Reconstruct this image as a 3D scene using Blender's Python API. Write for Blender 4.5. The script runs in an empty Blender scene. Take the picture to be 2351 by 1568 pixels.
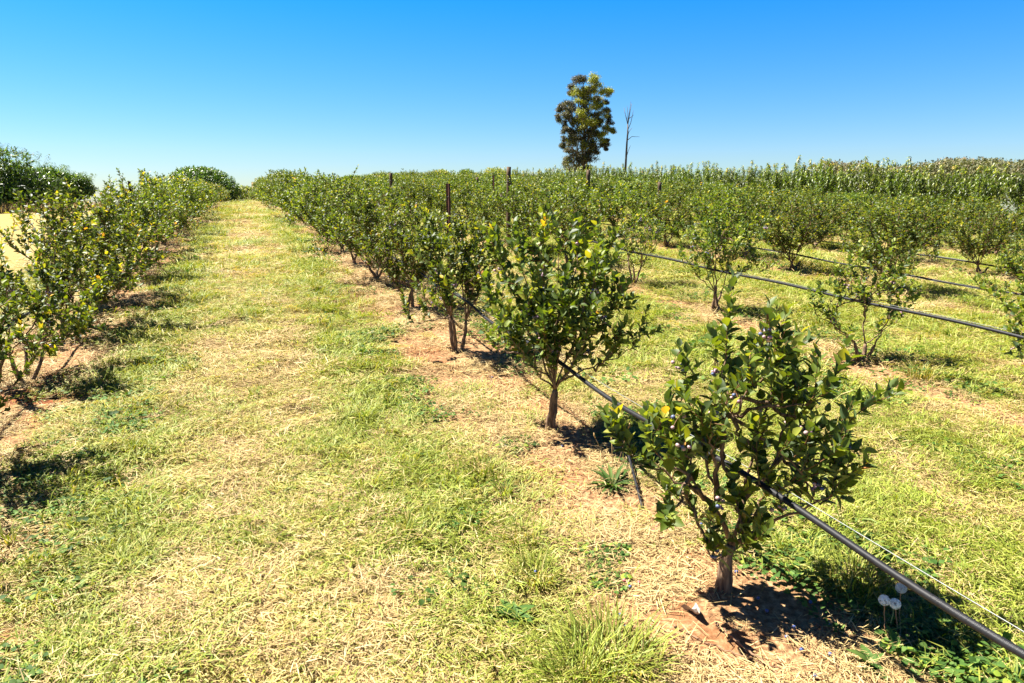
import bpy, math, random
import numpy as np
from math import sin, cos, radians, pi, atan, tan, hypot, sqrt
SC = bpy.context.scene

# ------------------------------------------------------------------ camera
EYE = 1.6
PSI, TH = radians(21.085), radians(11.962)          # yaw right of the rows, pitch down
cam_d = bpy.data.cameras.new('camera'); cam = bpy.data.objects.new('camera', cam_d)
SC.collection.objects.link(cam); SC.camera = cam
cam_d.sensor_width = 36; cam_d.lens = 36*1567/2351; cam_d.clip_end = 5000; cam_d.clip_start = .05
cam.location = (0, 0, EYE); cam.rotation_euler = (pi/2-TH, 0, -PSI)
FW = np.array([sin(PSI)*cos(TH), cos(PSI)*cos(TH), -sin(TH)])
RT = np.array([cos(PSI), -sin(PSI), 0.]); UPV = np.cross(RT, FW)

# ------------------------------------------------------------------ light
SUN_EL = radians(58); SUN_DIR = np.array([-.77, .64])
SUN_DIR /= np.linalg.norm(SUN_DIR)
w = bpy.data.worlds.new('World'); SC.world = w; w.use_nodes = True
nt = w.node_tree; nt.nodes.clear()
out = nt.nodes.new('ShaderNodeOutputWorld'); bg = nt.nodes.new('ShaderNodeBackground')
sky = nt.nodes.new('ShaderNodeTexSky'); sky.sky_type = 'NISHITA'; sky.sun_disc = False
sky.sun_elevation = SUN_EL; sky.sun_rotation = math.atan2(SUN_DIR[0], SUN_DIR[1])
sky.altitude = 300; sky.air_density = 1.0; sky.dust_density = .15; sky.ozone_density = 2.2
hs = nt.nodes.new('ShaderNodeHueSaturation'); hs.inputs['Saturation'].default_value = 1.15; hs.inputs['Hue'].default_value = .495
nt.links.new(sky.outputs[0], hs.inputs['Color']); tcw = nt.nodes.new('ShaderNodeTexCoord'); sx = nt.nodes.new('ShaderNodeSeparateXYZ'); nt.links.new(tcw.outputs['Generated'], sx.inputs[0])
rw = nt.nodes.new('ShaderNodeValToRGB'); nt.links.new(sx.outputs[2], rw.inputs[0])
while len(rw.color_ramp.elements) < 5: rw.color_ramp.elements.new(.5)
for e_, (p_, c_) in zip(rw.color_ramp.elements, [(0, (.52, .60, .70)), (.06, (.46, .60, .78)), (.25, (.10, .62, 1.0)), (.40, (.06, .22, .5)), (1, (.04, .13, .33))]): e_.position = p_; e_.color = (*c_, 1)
mw = nt.nodes.new('ShaderNodeMix'); mw.data_type = 'RGBA'; mw.blend_type = 'MULTIPLY'; mw.inputs['Factor'].default_value = 1
nt.links.new(hs.outputs[0], mw.inputs[6]); nt.links.new(rw.outputs[0], mw.inputs[7])
nt.links.new(mw.outputs[2], bg.inputs[0]); nt.links.new(bg.outputs[0], out.inputs[0])
bg.inputs[1].default_value = .05
sl = bpy.data.lights.new('sun', 'SUN'); sl.energy = 5.0; sl.angle = radians(.53); sl.color = (1, .955, .87)
so = bpy.data.objects.new('sun', sl); SC.collection.objects.link(so)
so.location = (-20, 10, 40)
so.rotation_euler = (pi/2-SUN_EL, 0, math.atan2(SUN_DIR[1], SUN_DIR[0])+pi/2)
SC.view_settings.view_transform = 'Standard'; SC.view_settings.look = 'None'
SC.view_settings.exposure = 2.0; SC.view_settings.gamma = 1

# ------------------------------------------------------------------ helpers
def link(o): SC.collection.objects.link(o); return o
def tag(o, label=None, cat=None, group=None, kind=None):
    if label: o['label'] = label
    if cat: o['category'] = cat
    if group: o['group'] = group
    if kind: o['kind'] = kind
    return o
def empty(name, loc, rz=0, sc=(1, 1, 1), **k):
    o = bpy.data.objects.new(name, None); o.location = loc; o.rotation_euler = (0, 0, rz); o.scale = sc
    o.empty_display_size = .2
    return tag(link(o), **k)
class M:
    """numpy mesh accumulator with per-vertex float attributes"""
    def __init__(s): s.v = []; s.t = []; s.q = []; s.n = 0; s.a = []; s.mi_t = []; s.mi_q = []
    def add(s, v, tris=None, quads=None, a=0., mi=0):
        v = np.asarray(v, float).reshape(-1, 3)
        s.v.append(v)
        s.a.append(np.broadcast_to(np.asarray(a, float), (len(v),)).copy())
        if tris is not None and len(tris): s.t.append(np.asarray(tris, int)+s.n); s.mi_t.append(np.full(len(tris), mi))
        if quads is not None and len(quads): s.q.append(np.asarray(quads, int)+s.n); s.mi_q.append(np.full(len(quads), mi))
        s.n += len(v)
    def mesh(s, name, mats, smooth=True):
        me = bpy.data.meshes.new(name)
        V = np.concatenate(s.v); T = np.concatenate(s.t) if s.t else np.zeros((0, 3), int); Q = np.concatenate(s.q) if s.q else np.zeros((0, 4), int)
        me.vertices.add(len(V)); me.vertices.foreach_set('co', V.ravel())
        nl = T.size+Q.size; me.loops.add(nl)
        me.loops.foreach_set('vertex_index', np.concatenate([T.ravel(), Q.ravel()]))
        npoly = len(T)+len(Q); me.polygons.add(npoly)
        st = np.concatenate([np.arange(len(T))*3, len(T)*3+np.arange(len(Q))*4])
        me.polygons.foreach_set('loop_start', st)
        me.polygons.foreach_set('loop_total', np.concatenate([np.full(len(T), 3), np.full(len(Q), 4)]))
        mi = np.concatenate([np.concatenate(s.mi_t) if s.t else np.zeros(0, int), np.concatenate(s.mi_q) if s.q else np.zeros(0, int)]).astype(int)
        me.polygons.foreach_set('material_index', mi)
        me.polygons.foreach_set('use_smooth', np.full(npoly, smooth))
        at = me.attributes.new('kindv', 'FLOAT', 'POINT'); at.data.foreach_set('value', np.concatenate(s.a))
        for m in (mats if isinstance(mats, (list, tuple)) else [mats]): me.materials.append(m)
        me.update(calc_edges=True); me.validate()
        return me
def obj(name, me, parent=None, **k):
    o = bpy.data.objects.new(name, me)
    if parent: o.parent = parent
    return tag(link(o), **k)
def unit(a): return a/np.maximum(np.linalg.norm(a, axis=-1, keepdims=True), 1e-9)
def tube(m, pts, rad, n=6, a=0., cap=True, mi=0):
    pts = np.asarray(pts, float); k = len(pts); rad = np.broadcast_to(rad, (k,))
    d = unit(np.gradient(pts, axis=0)); ref = np.array([.3, .2, .93]) if abs(d[:, 2]).mean() < .8 else np.array([1., .1, 0])
    u = unit(np.cross(d, ref)); v = np.cross(d, u)
    an = np.arange(n)*2*pi/n
    ring = pts[:, None]+rad[:, None, None]*(np.cos(an)[None, :, None]*u[:, None]+np.sin(an)[None, :, None]*v[:, None])
    i = np.arange(k-1)[:, None]*n; j = np.arange(n)[None]; j2 = (j+1) % n
    q = np.stack([i+j, i+j2, i+n+j2, i+n+j], -1).reshape(-1, 4)
    V = ring.reshape(-1, 3); t = None
    if cap:
        V = np.concatenate([V, pts[:1], pts[-1:]]); c = k*n
        jj = np.arange(n); t = np.concatenate([np.stack([(jj+1) % n, jj, np.full(n, c)], 1), np.stack([(k-1)*n+jj, (k-1)*n+(jj+1) % n, np.full(n, c+1)], 1)])
    m.add(V, t, q, a=a, mi=mi)
def leaves(m, P, D, N, L, W, a=0., lod=1, fold=.25, curl=.15, mi=0):
    """P base, D direction, N normal: (n,3); L length, W full width (n,)"""
    P = np.asarray(P); n = len(P)
    D = unit(D); S = unit(np.cross(D, N)); N = np.cross(S, D)
    L = np.broadcast_to(L, (n,))[:, None]; W = np.broadcast_to(W, (n,))[:, None]
    if lod >= 2: tt = [0, .16, .4, .7, 1]; ww = [0, .34, .5, .34, 0]
    elif lod == 1: tt = [0, .38, 1]; ww = [0, .5, 0]
    else: tt = [0, 1]; ww = [0, 0]
    a = np.broadcast_to(a, (n,))
    if lod == 0:
        mid = P+D*L*.45
        V = np.stack([P, mid+S*W*.5+N*W*fold*.5, P+D*L-N*L*curl*.5, mid-S*W*.5+N*W*fold*.5], 1)
        b = np.arange(n)[:, None]*4
        T = np.concatenate([b+[0, 1, 2], b+[0, 2, 3]])
        m.add(V, T, None, a=np.repeat(a, 4), mi=mi); return
    k = len(tt); mids = [P+D*L*t-N*L*curl*t*t for t in tt]
    lf = [mids[i]+S*W*ww[i]+N*W*ww[i]*fold*2 for i in range(1, k-1)]; rt = [mids[i]-S*W*ww[i]+N*W*ww[i]*fold*2 for i in range(1, k-1)]
    V = np.stack(mids+lf+rt, 1); nv = V.shape[1]; b = np.arange(n)[:, None]*nv
    e = k-2; T = []; Q = []
    for off, fl in ((k, 0), (k+e, 1)):
        a1 = [0, off, 1]; a2 = [k-2, off+e-1, k-1]
        if fl: a1 = a1[::-1]; a2 = a2[::-1]
        T += [b+a1, b+a2]
        for i in range(e-1):
            qd = [i+1, off+i, off+i+1, i+2]
            if fl: qd = qd[::-1]
            Q.append(b+qd)
    m.add(V, np.concatenate(T), np.concatenate(Q) if Q else None, a=np.repeat(a, nv), mi=mi)
def blades(m, P, az, el, L, W, droop=.3, a=0., mi=0):
    n = len(P); d0 = np.stack([np.cos(az)*np.cos(el), np.sin(az)*np.cos(el), np.sin(el)], 1)
    s = np.stack([-np.sin(az), np.cos(az), np.random.RandomState(n).uniform(-.5, .5, n)], 1)
    L = np.broadcast_to(L, (n,))[:, None]; W = np.broadcast_to(W, (n,))[:, None]
    el2 = el-droop; d1 = np.stack([np.cos(az)*np.cos(el2), np.sin(az)*np.cos(el2), np.sin(el2)], 1)
    mid = P+d0*L*.5; tip = mid+d1*L*.5
    V = np.stack([P-s*W*.4, P+s*W*.4, mid-s*W*.5, mid+s*W*.5, tip], 1); b = np.arange(n)[:, None]*5
    m.add(V, b+[2, 3, 4], b+[0, 1, 3, 2], a=np.repeat(np.broadcast_to(a, (n,)), 5), mi=mi)
def ico(sub=1):
    import bmesh
    bm = bmesh.new(); bmesh.ops.create_icosphere(bm, subdivisions=sub, radius=1)
    v = np.array([x.co[:] for x in bm.verts]); f = np.array([[x.index for x in y.verts] for y in bm.faces]); bm.free(); return v, f
ICO1, ICO2 = ico(1), ico(2)

# ------------------------------------------------------------------ terrain height
def vnoise(x, y, s=0):
    """smooth value noise, 0..1"""
    x = np.asarray(x, float); y = np.asarray(y, float)
    xi = np.floor(x).astype(np.int64); yi = np.floor(y).astype(np.int64); fx = x-xi; fy = y-yi
    fx = fx*fx*(3-2*fx); fy = fy*fy*(3-2*fy)
    def h(i, j):
        k = (i*374761393+j*668265263+s*362437) & 0xffffffff
        k = ((k ^ (k >> 13))*1274126177) & 0xffffffff
        return ((k ^ (k >> 16)) & 0xffff)/65535.
    return (h(xi, yi)*(1-fx)+h(xi+1, yi)*fx)*(1-fy)+(h(xi, yi+1)*(1-fx)+h(xi+1, yi+1)*fx)*fy
def fbm(x, y, s=0, o=4):
    r = 0; a = .5; t = 0
    for i in range(o): r = r+a*vnoise(np.asarray(x)*2**i+17.3*i, np.asarray(y)*2**i-9.1*i, s+i); t += a; a *= .5
    return r/t
DY = ([0, 9, 12, 18.5, 25, 31, 37.6, 50, 60, 72, 90, 120, 200, 400], [0, .02, .08, .25, .42, .68, .92, 1.62, 2.3, 3.25, 4.9, 8.6, 24, 75])
GX = ([-60, -20, -9, -1.6, 0, 4.85, 8.1, 11.3, 14.5, 24, 28, 60, 300], [-4, -1.2, -.1, -.05, 0, 0, -.02, -.11, -.16, -.62, -.9, -2.3, -9])
def hz(x, y, smooth=False):
    x = np.asarray(x, float); y = np.asarray(y, float)
    F = np.interp(x, [4.9, 11], [1, .42])
    z = .0565*y+np.interp(x, *GX)-np.interp(y, *DY)*F
    if smooth: return z
    near = np.clip(1-np.hypot(x, y)/30, 0, 1)
    return z+near*(.03*(fbm(x*.9, y*.9, 3, 3)-.5))
def gpt(px, py):
    """ground point seen at a place of the photograph (2351 px wide)"""
    d = FW+RT*(px-1175.5)/1567-UPV*(py-784)/1567; t = 1.
    for i in range(400):
        p = d*t+np.array([0, 0, EYE]); g = p[2]-hz(p[0], p[1])
        if g < .0005: break
        t += max(g*.6, .001)
    return np.array([p[0], p[1], float(hz(p[0], p[1]))])
def on(x, y, dz=0): return (x, y, float(hz(x, y))+dz)

# ------------------------------------------------------------------ materials
def mat(name):
    m = bpy.data.materials.new(name); m.use_nodes = True; n = m.node_tree; n.nodes.clear()
    o = n.nodes.new('ShaderNodeOutputMaterial'); return m, n, o
def ramp(n, stops, fac=None, interp='LINEAR'):
    r = n.nodes.new('ShaderNodeValToRGB'); cr = r.color_ramp; cr.interpolation = interp
    while len(cr.elements) < len(stops): cr.elements.new(.5)
    for e, (p, c) in zip(cr.elements, stops): e.position = p; e.color = (*c, 1)
    if fac is not None: n.links.new(fac, r.inputs[0])
    return r
def mixc(n, a, b, f, mode='MIX'):
    x = n.nodes.new('ShaderNodeMix'); x.data_type = 'RGBA'; x.blend_type = mode
    for s, v in ((x.inputs['Factor'], f), (x.inputs[6], a), (x.inputs[7], b)):
        if hasattr(v, 'is_output'): n.links.new(v, s)
        elif isinstance(v, (int, float)): s.default_value = v
        else: s.default_value = (*v, 1)
    return x.outputs[2]
def math_(n, op, a, b=None):
    x = n.nodes.new('ShaderNodeMath'); x.operation = op
    for i, v in enumerate((a, b)):
        if v is None: continue
        if hasattr(v, 'is_output'): n.links.new(v, x.inputs[i])
        else: x.inputs[i].default_value = v
    return x.outputs[0]
def leaf_mat(name, stops, alt=None, altcol=None, back=(.2, .28, .1), rough=.38, trans=.3, tcol=(1.5, 1.7, .5), spec=.5):
    """per-leaf random colour; kindv>0 leaves take altcol stops; pale undersides; thin-leaf translucency"""
    m, n, o = mat(name)
    g = n.nodes.new('ShaderNodeNewGeometry'); oi = n.nodes.new('ShaderNodeObjectInfo')
    col = ramp(n, stops, g.outputs['Random Per Island']).outputs[0]
    # each plant a little different from its neighbours
    v = n.nodes.new('ShaderNodeHueSaturation'); n.links.new(col, v.inputs['Color'])
    mr = n.nodes.new('ShaderNodeMapRange'); mr.inputs[3].default_value = .8; mr.inputs[4].default_value = 1.2
    n.links.new(oi.outputs['Random'], mr.inputs[0]); n.links.new(mr.outputs[0], v.inputs['Value'])
    mr2 = n.nodes.new('ShaderNodeMapRange'); mr2.inputs[3].default_value = .488; mr2.inputs[4].default_value = .505
    n.links.new(oi.outputs['Random'], mr2.inputs[0]); n.links.new(mr2.outputs[0], v.inputs['Hue'])
    col = v.outputs[0]
    if altcol:
        at = n.nodes.new('ShaderNodeAttribute'); at.attribute_name = 'kindv'
        c2 = ramp(n, altcol, g.outputs['Random Per Island']).outputs[0]
        col = mixc(n, col, c2, at.outputs['Fac'])
    cb = mixc(n, col, back, math_(n, 'MULTIPLY', g.outputs['Backfacing'], .55))
    p = n.nodes.new('ShaderNodeBsdfPrincipled'); n.links.new(cb, p.inputs['Base Color']); p.inputs['Roughness'].default_value = rough
    p.inputs['Specular IOR Level'].default_value = spec
    t = n.nodes.new('ShaderNodeBsdfTranslucent'); tc = mixc(n, col, tcol, 1, 'MULTIPLY'); n.links.new(tc, t.inputs[0])
    mx = n.nodes.new('ShaderNodeMixShader'); mx.inputs[0].default_value = trans
    n.links.new(p.outputs[0], mx.inputs[1]); n.links.new(t.outputs[0], mx.inputs[2]); n.links.new(mx.outputs[0], o.inputs[0])
    return m
def solid_mat(name, c1, c2, scale=20, rough=.7, stretch=(1, 1, 1), bump=.3, metal=0, spec=.3, coord='Object'):
    m, n, o = mat(name)
    tc = n.nodes.new('ShaderNodeTexCoord'); mp = n.nodes.new('ShaderNodeMapping'); mp.inputs['Scale'].default_value = stretch
    n.links.new(tc.outputs[coord], mp.inputs[0])
    nz = n.nodes.new('ShaderNodeTexNoise'); nz.inputs['Scale'].default_value = scale; nz.inputs['Detail'].default_value = 6
    n.links.new(mp.outputs[0], nz.inputs[0])
    r = ramp(n, [(.32, c1), (.68, c2)], nz.outputs[0])
    p = n.nodes.new('ShaderNodeBsdfPrincipled'); n.links.new(r.outputs[0], p.inputs['Base Color'])
    p.inputs['Roughness'].default_value = rough; p.inputs['Metallic'].default_value = metal; p.inputs['Specular IOR Level'].default_value = spec
    b = n.nodes.new('ShaderNodeBump'); b.inputs['Strength'].default_value = bump; b.inputs['Distance'].default_value = .01
    n.links.new(nz.outputs[0], b.inputs['Height']); n.links.new(b.outputs[0], p.inputs['Normal'])
    n.links.new(p.outputs[0], o.inputs[0]); return m
YOUNG = [(0, (.18, .24, .025)), (.5, (.38, .36, .04)), (.85, (.46, .30, .04)), (1, (.42, .17, .05))]
LEAF = leaf_mat('blueberry_leaf', [(0, (.022, .042, .005)), (.35, (.048, .082, .008)), (.7, (.09, .135, .013)), (.9, (.16, .20, .02)), (1, (.27, .27, .04))], altcol=YOUNG, back=(.16, .25, .12), rough=.5, trans=.3, tcol=(2.3, 2.1, .3), spec=.3)
ORCH = leaf_mat('orchard_leaf', [(0, (.025, .045, .005)), (.5, (.065, .10, .01)), (.85, (.14, .18, .018)), (1, (.26, .27, .04))], altcol=YOUNG, back=(.22, .3, .1), rough=.4, trans=.35)
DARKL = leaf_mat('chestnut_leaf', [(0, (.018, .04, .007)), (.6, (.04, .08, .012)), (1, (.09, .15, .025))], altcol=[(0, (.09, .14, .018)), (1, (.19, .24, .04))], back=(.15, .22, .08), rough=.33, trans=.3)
EUC = leaf_mat('eucalyptus_leaf', [(0, (.035, .045, .02)), (.5, (.08, .07, .035)), (1, (.14, .10, .055))], altcol=[(0, (.16, .19, .01)), (.5, (.32, .32, .015)), (1, (.46, .42, .03))], back=(.1, .1, .05), rough=.45, trans=.25)
HILLM = leaf_mat('hill_wood_leaf', [(0, (.06, .07, .02)), (.5, (.11, .11, .04)), (1, (.16, .15, .06))], altcol=[(0, (.15, .11, .055)), (1, (.2, .15, .085))], back=(.11, .11, .06), rough=.7, trans=.15)
GRASS = leaf_mat('grass_blade', [(0, (.05, .10, .006)), (.35, (.13, .20, .012)), (.7, (.27, .32, .03)), (1, (.46, .42, .10))], altcol=[(0, (.33, .23, .07)), (.5, (.52, .40, .15)), (1, (.66, .56, .29))], back=(.22, .25, .04), rough=.55, trans=.25, tcol=(1.4, 1.3, .4), spec=.25)
STRAW = leaf_mat('straw', [(0, (.20, .12, .045)), (.4, (.40, .265, .105)), (.8, (.55, .41, .18)), (1, (.66, .56, .32))], altcol=[(0, (.09, .05, .028)), (1, (.18, .10, .045))], back=(.42, .31, .13), rough=.6, trans=.1, tcol=(1, 1, .8), spec=.25)
CLOVER = leaf_mat('weed_leaf', [(0, (.03, .07, .012)), (.5, (.06, .12, .022)), (1, (.13, .2, .045))], altcol=[(0, (.12, .19, .02)), (1, (.25, .3, .035))], back=(.12, .18, .05), rough=.62, trans=.25, spec=.15)
BARK = solid_mat('blueberry_bark', (.06, .03, .017), (.25, .16, .095), 14, .8, (6, 6, 1), .8)
TWIG = solid_mat('blueberry_twig', (.10, .065, .02), (.22, .09, .035), 30, .6)
TRUNK = solid_mat('tree_bark', (.07, .05, .035), (.2, .14, .10), 3, .85, (3, 3, .6), .5)
DEADW = solid_mat('dead_wood', (.05, .042, .038), (.14, .12, .11), 2, .85, (3, 3, .5), .4)
POST = solid_mat('weathered_post', (.04, .024, .014), (.12, .075, .04), 9, .85, (5, 5, .7), .5)
RUST = solid_mat('rusty_steel', (.045, .018, .012), (.11, .04, .025), 30, .75, (1, 1, 1), .3)
PIPE = solid_mat('black_poly_pipe', (.007, .007, .008), (.013, .0125, .014), 60, .55, (1, 1, 1), .05, 0, .25)
WIRE = solid_mat('galvanised_wire', (.15, .155, .15), (.24, .25, .23), 80, .5, (1, 1, 1), .05, .4)
PRINT = solid_mat('pipe_print', (.03, .03, .032), (.045, .045, .047), 60, .6)
STONE = solid_mat('ochre_stone', (.3, .18, .06), (.46, .32, .14), 30, .8, (1, 1, 1), .5)
BROWNST = solid_mat('brown_stone', (.13, .05, .02), (.26, .12, .05), 30, .85, (1, 1, 1), .6)
STICK = solid_mat('dry_stick', (.12, .06, .03), (.28, .17, .1), 25, .8)
DRYL = solid_mat('dry_leaf', (.25, .2, .16), (.38, .33, .28), 40, .7)
FLUFF = leaf_mat('seed_fluff', [(0, (.78, .8, .8)), (1, (.88, .88, .86))], back=(.8, .8, .8), rough=.8, trans=.4, tcol=(1, 1, 1), spec=.1)
DSTEM = solid_mat('dandelion_stem', (.28, .14, .08), (.4, .22, .1), 30, .5)
def berry_mat():
    m, n, o = mat('blueberry_skin'); g = n.nodes.new('ShaderNodeNewGeometry')
    r = ramp(n, [(0, (.03, .045, .13)), (.35, (.06, .08, .18)), (.5, (.14, .045, .10)), (.7, (.32, .12, .16)), (.85, (.40, .22, .22)), (1, (.3, .3, .14))], g.outputs['Random Per Island'])
    p = n.nodes.new('ShaderNodeBsdfPrincipled'); p.inputs['Roughness'].default_value = .45
    nz = n.nodes.new('ShaderNodeTexNoise'); nz.inputs['Scale'].default_value = 200
    c = mixc(n, r.outputs[0], (.28, .3, .36), math_(n, 'MULTIPLY', nz.outputs[0], .3))
    n.links.new(c, p.inputs['Base Color']); n.links.new(p.outputs[0], o.inputs[0]); return m
BERRY = berry_mat()
def plain(name, c, rough=.45):
    return solid_mat(name, tuple(x*.8 for x in c), c, 150, rough, bump=.05)
BLUEB = plain('blue_berry', (.07, .10, .24)); PINKB = plain('pink_berry', (.4, .1, .12)); YELB = plain('yellow_berry', (.45, .36, .13))

# ------------------------------------------------------------------ rows
ROWX = [-1.6, 1.62, 4.85, 8.1, 11.3, 14.5, 17.7, 20.9, 24.1]
def strip(x, y):
    """1 on the bare soil strips under the bush rows, 0 on the grass"""
    s = 0.
    wob = (fbm(np.asarray(x)*1.6, np.asarray(y)*1.1, 11)-.5)
    for i, rx in enumerate(ROWX):
        c, hw = (rx+.1, .56) if i == 0 else ((rx-.08, .52) if i == 1 else (rx-.15, .42))
        s = np.maximum(s, np.clip((hw+wob*.75-np.abs(x-c))/.16, 0, 1))
    return s*np.where((np.asarray(x) < -3), 0, 1)
def dry(x, y):
    """dryness of the sward 0..1"""
    x = np.asarray(x, float); y = np.asarray(y, float)
    d = fbm(x*.85, y*.55, 21)*.7+fbm(x*3.1, y*2.3, 31)*.55-.15
    d = d-.30*np.exp(-((x-.85)/.3)**2)*(y < 30)-.25*np.exp(-((x+.85)/.3)**2)
    d = d+.12*np.exp(-((x+.05)/.5)**2)-.16*(x > 2.6)
    d = d-.35*np.clip((2.6-y)/1.2, 0, 1)*np.clip((-.4-x)/.4, 0, 1)
    return np.where(x < -2.9, 1., np.clip((d-.28)/.4, 0, 1))

DUG = gpt(95, 915)
def dug(x, y):
    return np.clip(1.3-np.hypot((x-DUG[0])/.34, (y-DUG[1])/.42)+(fbm(x*6, y*6, 5)-.5)*1.2, 0, 1)
def build_ground():
    xs = np.concatenate([np.linspace(-700, -60, 14)[:-1], np.linspace(-60, -14, 24)[:-1], np.linspace(-14, -3, 45)[:-1], np.arange(-3, 6, .045), np.arange(6, 30, .2), np.linspace(30, 90, 50), np.linspace(95, 700, 30)])
    ys = np.concatenate([np.linspace(-60, -2, 12)[:-1], np.arange(-2, .6, .15), np.arange(.6, 9, .045), np.arange(9, 24, .12), np.arange(24, 90, .6), np.linspace(90, 900, 50)])
    X, Y = np.meshgrid(xs, ys, indexing='ij'); Z = hz(X, Y)
    k = np.clip(1-np.hypot(X, Y)/16, 0, 1); st = strip(X, Y)
    Z = Z+dug(X, Y)*.05*(fbm(X*16, Y*16, 47)-.4)
    Z = Z+k*(.022*(fbm(X*7, Y*7, 41)-.5)*(.4+.9*st)+.012*st*(fbm(X*21, Y*21, 43)-.5))
    nx, ny = len(xs), len(ys); i = np.arange(nx-1)[:, None]*ny+np.arange(ny-1)[None]
    q = np.stack([i, i+ny, i+ny+1, i+1], -1).reshape(-1, 4)
    m = M(); m.add(np.stack([X, Y, Z], -1).reshape(-1, 3), None, q, a=0)
    mt, n, o = mat('soil_and_sward')
    s_ = n.nodes.new('ShaderNodeAttribute'); s_.attribute_name = 'strip'; d_ = n.nodes.new('ShaderNodeAttribute'); d_.attribute_name = 'dry'
    tc = n.nodes.new('ShaderNodeTexCoord')
    n1 = n.nodes.new('ShaderNodeTexNoise'); n1.inputs['Scale'].default_value = 38; n1.inputs['Detail'].default_value = 8; n1.inputs['Roughness'].default_value = .7; n.links.new(tc.outputs['Object'], n1.inputs[0])
    n2 = n.nodes.new('ShaderNodeTexNoise'); n2.inputs['Scale'].default_value = 2.4; n2.inputs['Detail'].default_value = 5; n.links.new(tc.outputs['Object'], n2.inputs[0])
    soil = ramp(n, [(.3, (.07, .032, .016)), (.48, (.22, .12, .055)), (.6, (.36, .22, .11)), (.75, (.50, .36, .2))], n1.outputs[0]).outputs[0]
    soil = mixc(n, soil, (.21, .08, .03), math_(n, 'MULTIPLY', n2.outputs[0], ramp(n, [(.52, (0, 0, 0)), (.68, (.8, .8, .8))], n2.outputs[0]).outputs[0]))
    green = ramp(n, [(.3, (.03, .035, .007)), (.5, (.10, .10, .02)), (.7, (.24, .20, .07))], n1.outputs[0]).outputs[0]
    straw = ramp(n, [(.3, (.14, .10, .035)), (.5, (.27, .20, .07)), (.72, (.38, .30, .11))], n1.outputs[0]).outputs[0]
    g_ = n.nodes.new('ShaderNodeAttribute'); g_.attribute_name = 'dug'; soil = mixc(n, soil, ramp(n, [(.35, (.05, .018, .01)), (.65, (.26, .085, .03))], n1.outputs[0]).outputs[0], g_.outputs['Fac'])
    c = mixc(n, green, straw, d_.outputs['Fac']); c = mixc(n, c, soil, s_.outputs['Fac'])
    p = n.nodes.new('ShaderNodeBsdfPrincipled'); n.links.new(c, p.inputs['Base Color']); p.inputs['Roughness'].default_value = .95; p.inputs['Specular IOR Level'].default_value = .1
    b = n.nodes.new('ShaderNodeBump'); b.inputs['Strength'].default_value = .8; b.inputs['Distance'].default_value = .012
    n.links.new(n1.outputs[0], b.inputs['Height']); n.links.new(b.outputs[0], p.inputs['Normal']); n.links.new(p.outputs[0], o.inputs[0])
    me = m.mesh('ground', mt)
    for nm, f in (('strip', st), ('dry', dry(X, Y)), ('dug', dug(X, Y))):
        at = me.attributes.new(nm, 'FLOAT', 'POINT'); at.data.foreach_set('value', np.asarray(f, float).ravel())
    tag(obj('ground', me), kind='structure')
build_ground()

# ------------------------------------------------------------------ ground cover (uncountable: stuff)
RS = np.random.RandomState(5)
def tile_straw(s):
    r = np.random.RandomState(s); n = 190; m = M()
    P = np.stack([r.normal(0, .075, n), r.normal(0, .075, n), r.uniform(.001, .016, n)], 1)
    blades(m, P, r.uniform(0, 2*pi, n), r.normal(.06, .14, n), r.uniform(.02, .085, n), r.uniform(.0012, .004, n), r.uniform(-.2, .25, n), a=(r.rand(n) < .12)*1.)
    return m.mesh('straw_litter', STRAW)
def tile_cut(s, upright=.35, dryf=.25, main=None, ln=(.025, .07), wd=(.002, .0052)):
    r = np.random.RandomState(s+50); n = 210; m = M()
    P = np.stack([r.normal(0, .08, n), r.normal(0, .08, n), r.uniform(0, .012, n)], 1)
    az = r.normal(r.uniform(0, 6), .9, n)
    blades(m, P, az, np.abs(r.normal(.12, upright, n)), r.uniform(*ln, n), r.uniform(*wd, n), r.uniform(.1, .8, n), a=(r.rand(n) < dryf)*1.)
    return m.mesh('mown_grass', GRASS)
def tile_tuft(s, h=.09, n=60, rad=.03, w=(.0022, .005)):
    r = np.random.RandomState(s+90); m = M()
    az = r.uniform(0, 2*pi, n); q = np.sqrt(r.rand(n))*rad
    P = np.stack([np.cos(az)*q, np.sin(az)*q, np.zeros(n)], 1)
    blades(m, P, az+r.normal(0, .5, n), r.uniform(.7, 1.45, n), h*r.uniform(.5, 1.3, n), r.uniform(*w, n), r.uniform(.3, 1., n), a=(r.rand(n) < .12)*1.)
    return m.mesh('grass_tuft', GRASS)
def weed_geo(m, r, n, rad, hgt, ls, young=.1):
    az = r.uniform(0, 2*pi, n); q = np.sqrt(r.rand(n))*rad
    P = np.stack([np.cos(az)*q, np.sin(az)*q, hgt*r.uniform(.3, 1, n)], 1)
    D = np.stack([np.cos(az+r.normal(0, .9, n)), np.sin(az+r.normal(0, .9, n)), r.uniform(-.2, .35, n)], 1)
    N = np.stack([r.normal(0, .3, n), r.normal(0, .3, n), np.ones(n)], 1)
    L = ls*r.uniform(.6, 1.3, n)
    leaves(m, P, D, N, L, L*r.uniform(.75, 1.05, n), a=(r.rand(n) < young)*1., lod=2, fold=.12, curl=.2)
def tile_weed(s):
    r = np.random.RandomState(s+130); m = M(); weed_geo(m, r, 46, .12, .035, .022)
    return m.mesh('clover_weed', CLOVER)

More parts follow.
